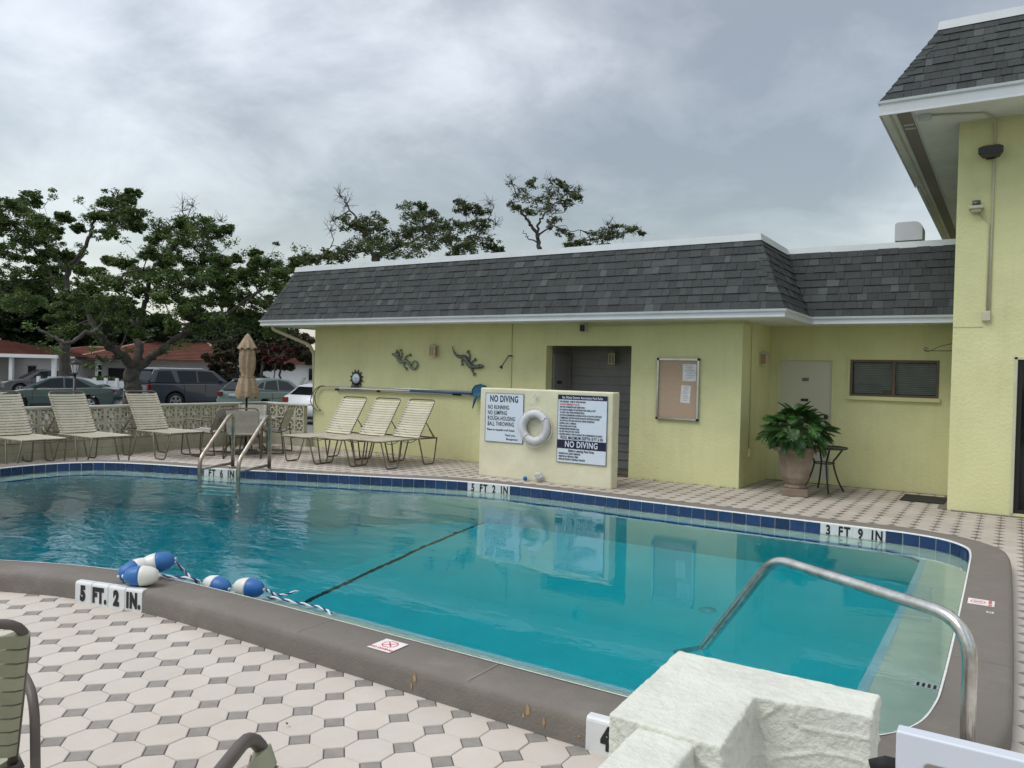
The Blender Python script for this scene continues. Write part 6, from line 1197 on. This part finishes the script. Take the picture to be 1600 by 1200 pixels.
oakc = [(690, 200, 55), (750, 180, 55), (820, 200, 55), (880, 220, 45), (930, 205, 30), (640, 240, 45), (720, 260, 65), (800, 270, 65), (620, 300, 45), (680, 330, 50), (760, 340, 55), (850, 330, 45), (560, 380, 40), (500, 340, 45), (450, 330, 35), (620, 400, 50), (700, 420, 60), (780, 430, 60), (860, 400, 55), (900, 460, 55), (820, 500, 50), (740, 510, 50), (660, 480, 42), (580, 460, 45), (500, 430, 55), (430, 420, 50), (380, 460, 45), (460, 500, 55), (380, 540, 55), (540, 540, 45), (480, 580, 50), (330, 560, 50), (640, 560, 35), (700, 600, 35), (900, 370, 50), (960, 420, 55), (1000, 380, 45), (940, 500, 45), (1010, 480, 40), (1060, 400, 55), (1100, 350, 45), (1060, 340, 35), (1150, 380, 45), (1200, 340, 40), (1250, 330, 35), (1130, 440, 40), (1080, 500, 40), (980, 560, 45), (1060, 580, 50), (900, 580, 35), (830, 610, 35), (880, 400, 50), (790, 380, 40), (690, 380, 40), (300, 600, 50), (250, 620, 40), (560, 620, 35), (900, 340, 40), (400, 600, 40), (300, 480, 45), (350, 440, 45), (260, 520, 45), (330, 510, 45), (1180, 430, 35), (1230, 385, 32), (1160, 470, 35), (1010, 560, 45), (1120, 610, 45), (240, 560, 40), (400, 380, 40), (1040, 300, 22), (960, 330, 30)]
tree('live_oak', 'large spreading oak rising between the green sedan and the suv', [
    ([(208, 640, 0), (208, 612, 0), (207, 590, 0), (212, 570, 0)], .50, .34), ([(208, 575, 0), (190, 555, -.5), (165, 535, -1), (150, 515, -1), (140, 495, -.5)], .27, .12), ([(172, 540, -1), (150, 520, -2), (128, 525, -2.5), (105, 536, -3), (85, 528, -3), (60, 515, -3)], .13, .06),
    ([(212, 572, 0), (216, 545, .5), (213, 515, 1), (225, 480, 1), (232, 450, .5), (240, 420, 0), (262, 395, 0)], .26, .06), ([(214, 575, 0), (240, 555, .5), (262, 540, 0), (285, 522, -.5), (315, 510, -1), (350, 495, -1), (395, 462, -1), (440, 440, -1), (480, 422, -1)], .24, .04),
    ([(222, 520, .8), (205, 500, 1), (195, 470, 1.5), (180, 455, 1.5)], .11, .04), ([(262, 540, 0), (300, 530, 1), (335, 535, 1), (372, 530, 1)], .10, .04), ([(348, 496, -1), (345, 470, -.5), (350, 440, 0)], .09, .04), ([(228, 465, .7), (265, 450, 0), (300, 430, -.5)], .09, .03), ([(190, 557, -.4), (165, 562, -1.2), (150, 556, -2)], .12, .07)],
    [Z1(*c) for c in oakc], 30, lsize=.058, n_leaf=50, sprays=14, infill=.28, spread=2.4, seed=3, dead=[(285, 330, 22, 0), (300, 322, 16, 0), (415, 405, 10, -1), (345, 345, 12, 0)])
ltc = [(60, 110, 50), (130, 90, 40), (40, 180, 55), (150, 180, 60), (180, 240, 55), (100, 250, 60), (40, 300, 55), (140, 330, 35), (220, 200, 35), (265, 160, 35), (460, 100, 50), (520, 80, 45), (540, 150, 50), (480, 170, 50), (410, 150, 35), (440, 220, 35), (560, 200, 30), (320, 200, 25), (300, 330, 35), (260, 310, 25), (60, 400, 70), (150, 430, 55), (30, 480, 75), (100, 500, 75), (540, 55, 22), (125, 60, 20), (200, 300, 40), (190, 380, 45), (-30, 150, 60), (-60, 300, 70), (500, 120, 45), (330, 370, 35), (240, 420, 45)]
tree('tall_oak', 'tall dark oak with a forked trunk at the left edge', [([(100, 640, 0), (101, 560, 0), (100, 500, 0), (103, 460, 0)], .42, .26), ([(103, 462, 0), (108, 420, 0), (128, 395, 0), (142, 365, 0), (148, 345, 0), (170, 330, 0), (200, 318, 0)], .22, .05), ([(103, 465, 0), (85, 440, 0), (72, 415, .5), (60, 400, 1), (40, 370, 1)], .16, .05), ([(106, 425, 0), (85, 405, 0), (62, 390, -.5), (30, 380, -1)], .12, .04), ([(146, 362, 0), (170, 360, .5), (195, 355, 1)], .07, .03), ([(90, 445, 0), (60, 440, 1), (20, 455, 1)], .10, .05)],
    [Z1(*c) for c in ltc], 38, lsize=.072, n_leaf=60, sprays=14, infill=.25, spread=2.2, seed=5, leaf='leaf')
Z2_ = lambda a, b, r, *k: (400 + a * .4375, 260 + b * .4375, r * .4375, *k)
t1c = [(330, 210, 45), (400, 200, 50), (420, 260, 60), (360, 290, 50), (300, 320, 45), (240, 325, 40), (200, 325, 28), (560, 170, 50), (600, 220, 60), (640, 260, 50), (540, 240, 50), (500, 290, 55), (620, 170, 35), (450, 300, 50), (580, 290, 50), (590, 140, 25), (430, 215, 45), (650, 215, 35)]
tree('roof_line_oak', 'bushy oak rising behind the left part of the shingled roof', [([(590, 640, 0), (588, 520, 0), (585, 430, 0), (588, 395, 0)], .26, .16), ([(588, 410, 0), (575, 380, 0), (560, 350, 0), (552, 335, 0), (538, 312, 0)], .12, .03), ([(588, 400, 0), (620, 385, 0), (650, 375, 0), (665, 355, 0)], .12, .04)], [Z2_(*c) for c in t1c], 28, leaf='leafolive', lsize=.052, n_leaf=34, sprays=12, spread=1.6, seed=8, group='oaks behind the pool house roof', dead=[(540, 322, 22, 0), (531, 305, 16, 0), (520, 345, 14, 0), (516, 360, 14, 0)])
t2c = [(750, 150, 42), (800, 160, 38), (740, 210, 48), (790, 260, 50), (840, 290, 35), (700, 260, 42), (690, 215, 35), (770, 290, 45), (860, 300, 22), (730, 130, 22), (720, 290, 40), (810, 205, 30)]
tree('roof_line_oak', 'oak with one short dark trunk behind the middle of the roof', [([(718, 640, 0), (716, 480, 0), (714, 410, 0), (712, 385, 0)], .22, .11), ([(713, 400, 0), (703, 380, 0), (690, 372, 0)], .08, .03), ([(712, 390, 0), (735, 372, 0), (755, 352, 0), (768, 335, 0)], .07, .02)], [Z2_(*c) for c in t2c], 28, leaf='leafolive', lsize=.052, n_leaf=28, sprays=11, spread=1.4, seed=9, group='oaks behind the pool house roof', dead=[(765, 318, 16, 0), (775, 350, 14, 0), (720, 318, 12, 0)])
t3c = [(940, 90, 45), (1000, 120, 48), (1060, 95, 45), (1115, 80, 38), (1145, 110, 26), (925, 145, 32), (1040, 150, 40), (1055, 200, 30), (1095, 240, 32), (985, 60, 28), (1160, 275, 28), (1205, 250, 36), (1265, 240, 40), (1325, 235, 36), (1375, 240, 16), (1125, 280, 30), (1240, 265, 30), (1080, 60, 20), (1100, 130, 22), (975, 160, 25), (1290, 215, 20)]
tree('sparse_oak', 'sparse open oak with a leaning bare trunk above the right part of the roof', [([(846, 640, 0), (848, 500, 0), (846, 410, 0), (843, 390, 0), (838, 365, 0), (825, 345, 0), (812, 330, 0), (800, 318, 0)], .20, .03), ([(840, 372, 0), (842, 350, 0), (855, 330, 0), (875, 312, 0), (895, 300, 0)], .08, .02), ([(848, 500, 0), (865, 420, .5), (880, 388, 1), (905, 380, 1), (940, 372, 1), (975, 370, 1)], .09, .02), ([(838, 378, 0), (826, 372, 0), (820, 362, 0)], .04, .015)], [Z2_(*c) for c in t3c], 27, leaf='leafolive', lsize=.048, n_leaf=17, sprays=9, spread=1.3, seed=11, group='oaks behind the pool house roof', dead=[(800, 285, 14, 0), (860, 283, 14, 0), (950, 352, 14, 1), (990, 362, 12, 1), (905, 295, 8, 0)])
# dark trees behind the houses and the red-brown shrubs behind the umbrella
def bushy(name, label, cl, D, leaf, lsize, n_leaf, trunk, seed, group=None, sprays=14, cat='tree', spread=1.5):
    return tree(name, label, trunk, cl, D, leaf=leaf, lsize=lsize, n_leaf=n_leaf, sprays=sprays, spread=spread, seed=seed, group=group, cat=cat)
gB = 'dark trees behind the houses'
labs = ['dark evergreen mass of a tree above the carport house', 'dark tree behind the forked oak above the white house roof', 'dark tree behind the main oak trunk', 'dark tree behind the terracotta hip roof', 'dark tree between the suv and the umbrella, above the garage', 'dark low tree filling the gap under the main oak limbs']
for k, (x, y, w) in enumerate(((-10, 500, 75), (70, 505, 62), (140, 512, 55), (330, 522, 45), (420, 525, 45), (225, 524, 34))):
    cl = [(x + rng.uniform(-w, w), y + rng.uniform(-40, 46) * w / 62, rng.uniform(15, 25)) for _ in range(48 if k < 3 else 26)]
    bushy('background_tree', labs[k], cl, 72 if k < 3 else 66, 'leafdark', .26, 26, [([(x, 610, 0), (x, 560, 0), (x + 4, 520, 0)], .5, .25)], 20 + k, gB, 13, spread=4)
gR = 'brown and red foliage behind the umbrella'
cl = [(x, y, r) for x, y, r in ((350, 555, 13), (362, 575, 13), (345, 590, 9), (372, 548, 14), (385, 560, 14), (395, 580, 10), (365, 595, 8), (350, 540, 12), (330, 560, 8), (338, 575, 10), (378, 590, 8))]
bushy('brown_tree', 'brown-leaved hanging tree just left of the closed umbrella', cl, 42, 'leafbrown', .12, 40, [([(372, 615, 0), (370, 590, 0), (368, 565, 0)], .13, .08)], 31, gR, 10)
cl = [(x, y, r) for x, y, r in ((410, 545, 14), (425, 555, 16), (440, 540, 14), (455, 555, 15), (470, 545, 14), (415, 572, 12), (445, 572, 12), (400, 560, 12), (482, 560, 12), (430, 530, 12), (460, 530, 12), (480, 530, 12), (396, 590, 9), (410, 592, 8))]
bushy('red_brown_tree', 'reddish brown tree between the umbrella and the yellow wall', cl, 40, 'leafbrown', .12, 44, [([(405, 615, 0), (408, 590, 0), (412, 560, 0)], .12, .08), ([(440, 615, 0), (438, 590, 0), (440, 560, 0)], .10, .06)], 32, gR, 11)
cl = [(x, y, r) for x, y, r in ((418, 548, 6), (432, 545, 6), (440, 560, 5), (425, 565, 6), (450, 548, 5), (415, 560, 5))]
bushy('red_shrub', 'patch of dark red leaves beside the umbrella top', cl, 38.5, 'leafred', .10, 26, [([(430, 612, 0), (430, 585, 0), (430, 560, 0)], .05, .03)], 33, gR, 6, cat='shrub')
# hedge plants in front of the houses
for k, (x, y, r, D, lf, lb) in enumerate(((150, 594, 9, 50, 'leafbright', 'green bush by the house window, left of the oak trunk'), (172, 596, 9, 48, 'leafolive', 'olive bush with dead tips beside the vinyl fence'), (192, 600, 7, 47, 'leaf', 'small dark bush right against the oak trunk'), (72, 548, 10, 60, 'leafbright', 'bright green bush behind the gap between the two left houses'), (92, 546, 9, 60, 'leafbright', 'second bright green bush just above the white house eave'))):
    cl = [(x + rng.uniform(-r, r), y + rng.uniform(-4, 4), 5) for _ in range(6)]; bushy('shrub', lb, cl, D, lf, .11, 30, [([(x, y + 22, 0), (x, y + 10, 0), (x, y + 2, 0)], .04, .02)], 40 + k, 'shrubs in front of the houses', 8, 'shrub', .5)
# small palm by the yellow wall
pm_ = thing('small_palm', 'small feathery palm in front of the white house by the yellow wall', 'palm', L2(468, 38, GZ0)); m_ = MB(); m_.lathe([(.10, 0), (.08, .5), (.06, .9)], n=8); m_.build('trunk', 'bark', pm_)
fr = MB()
for s in (-1, 1):
    for k in range(18): u = .12 + k * .05; fr.add([(u, s * .01, -.5 * u * u), (u + .02, s * .01, -.5 * u * u), (u + .14, s * (.26 - .16 * u), -.5 * u * u - .06)], [(0, 1, 2)], rng.uniform(0, 1))
fr.tube([(0, 0, 0), (.5, 0, -.125), (1, 0, -.5)], [.012, .01, .004], 4); frm = fr.mesh('frond', 'leafbright')
for k in range(22): o = link('frond', frm, pm_, (0, 0, .85), (rng.uniform(-.2, .2), rng.uniform(-1.3, -.2), k * 2.4)); s_ = rng.uniform(.8, 1.15); o.scale = (s_, s_, s_)
for o in bpy.data.objects:
    if o.type == 'MESH' and o.data.users == 1 and False: pass
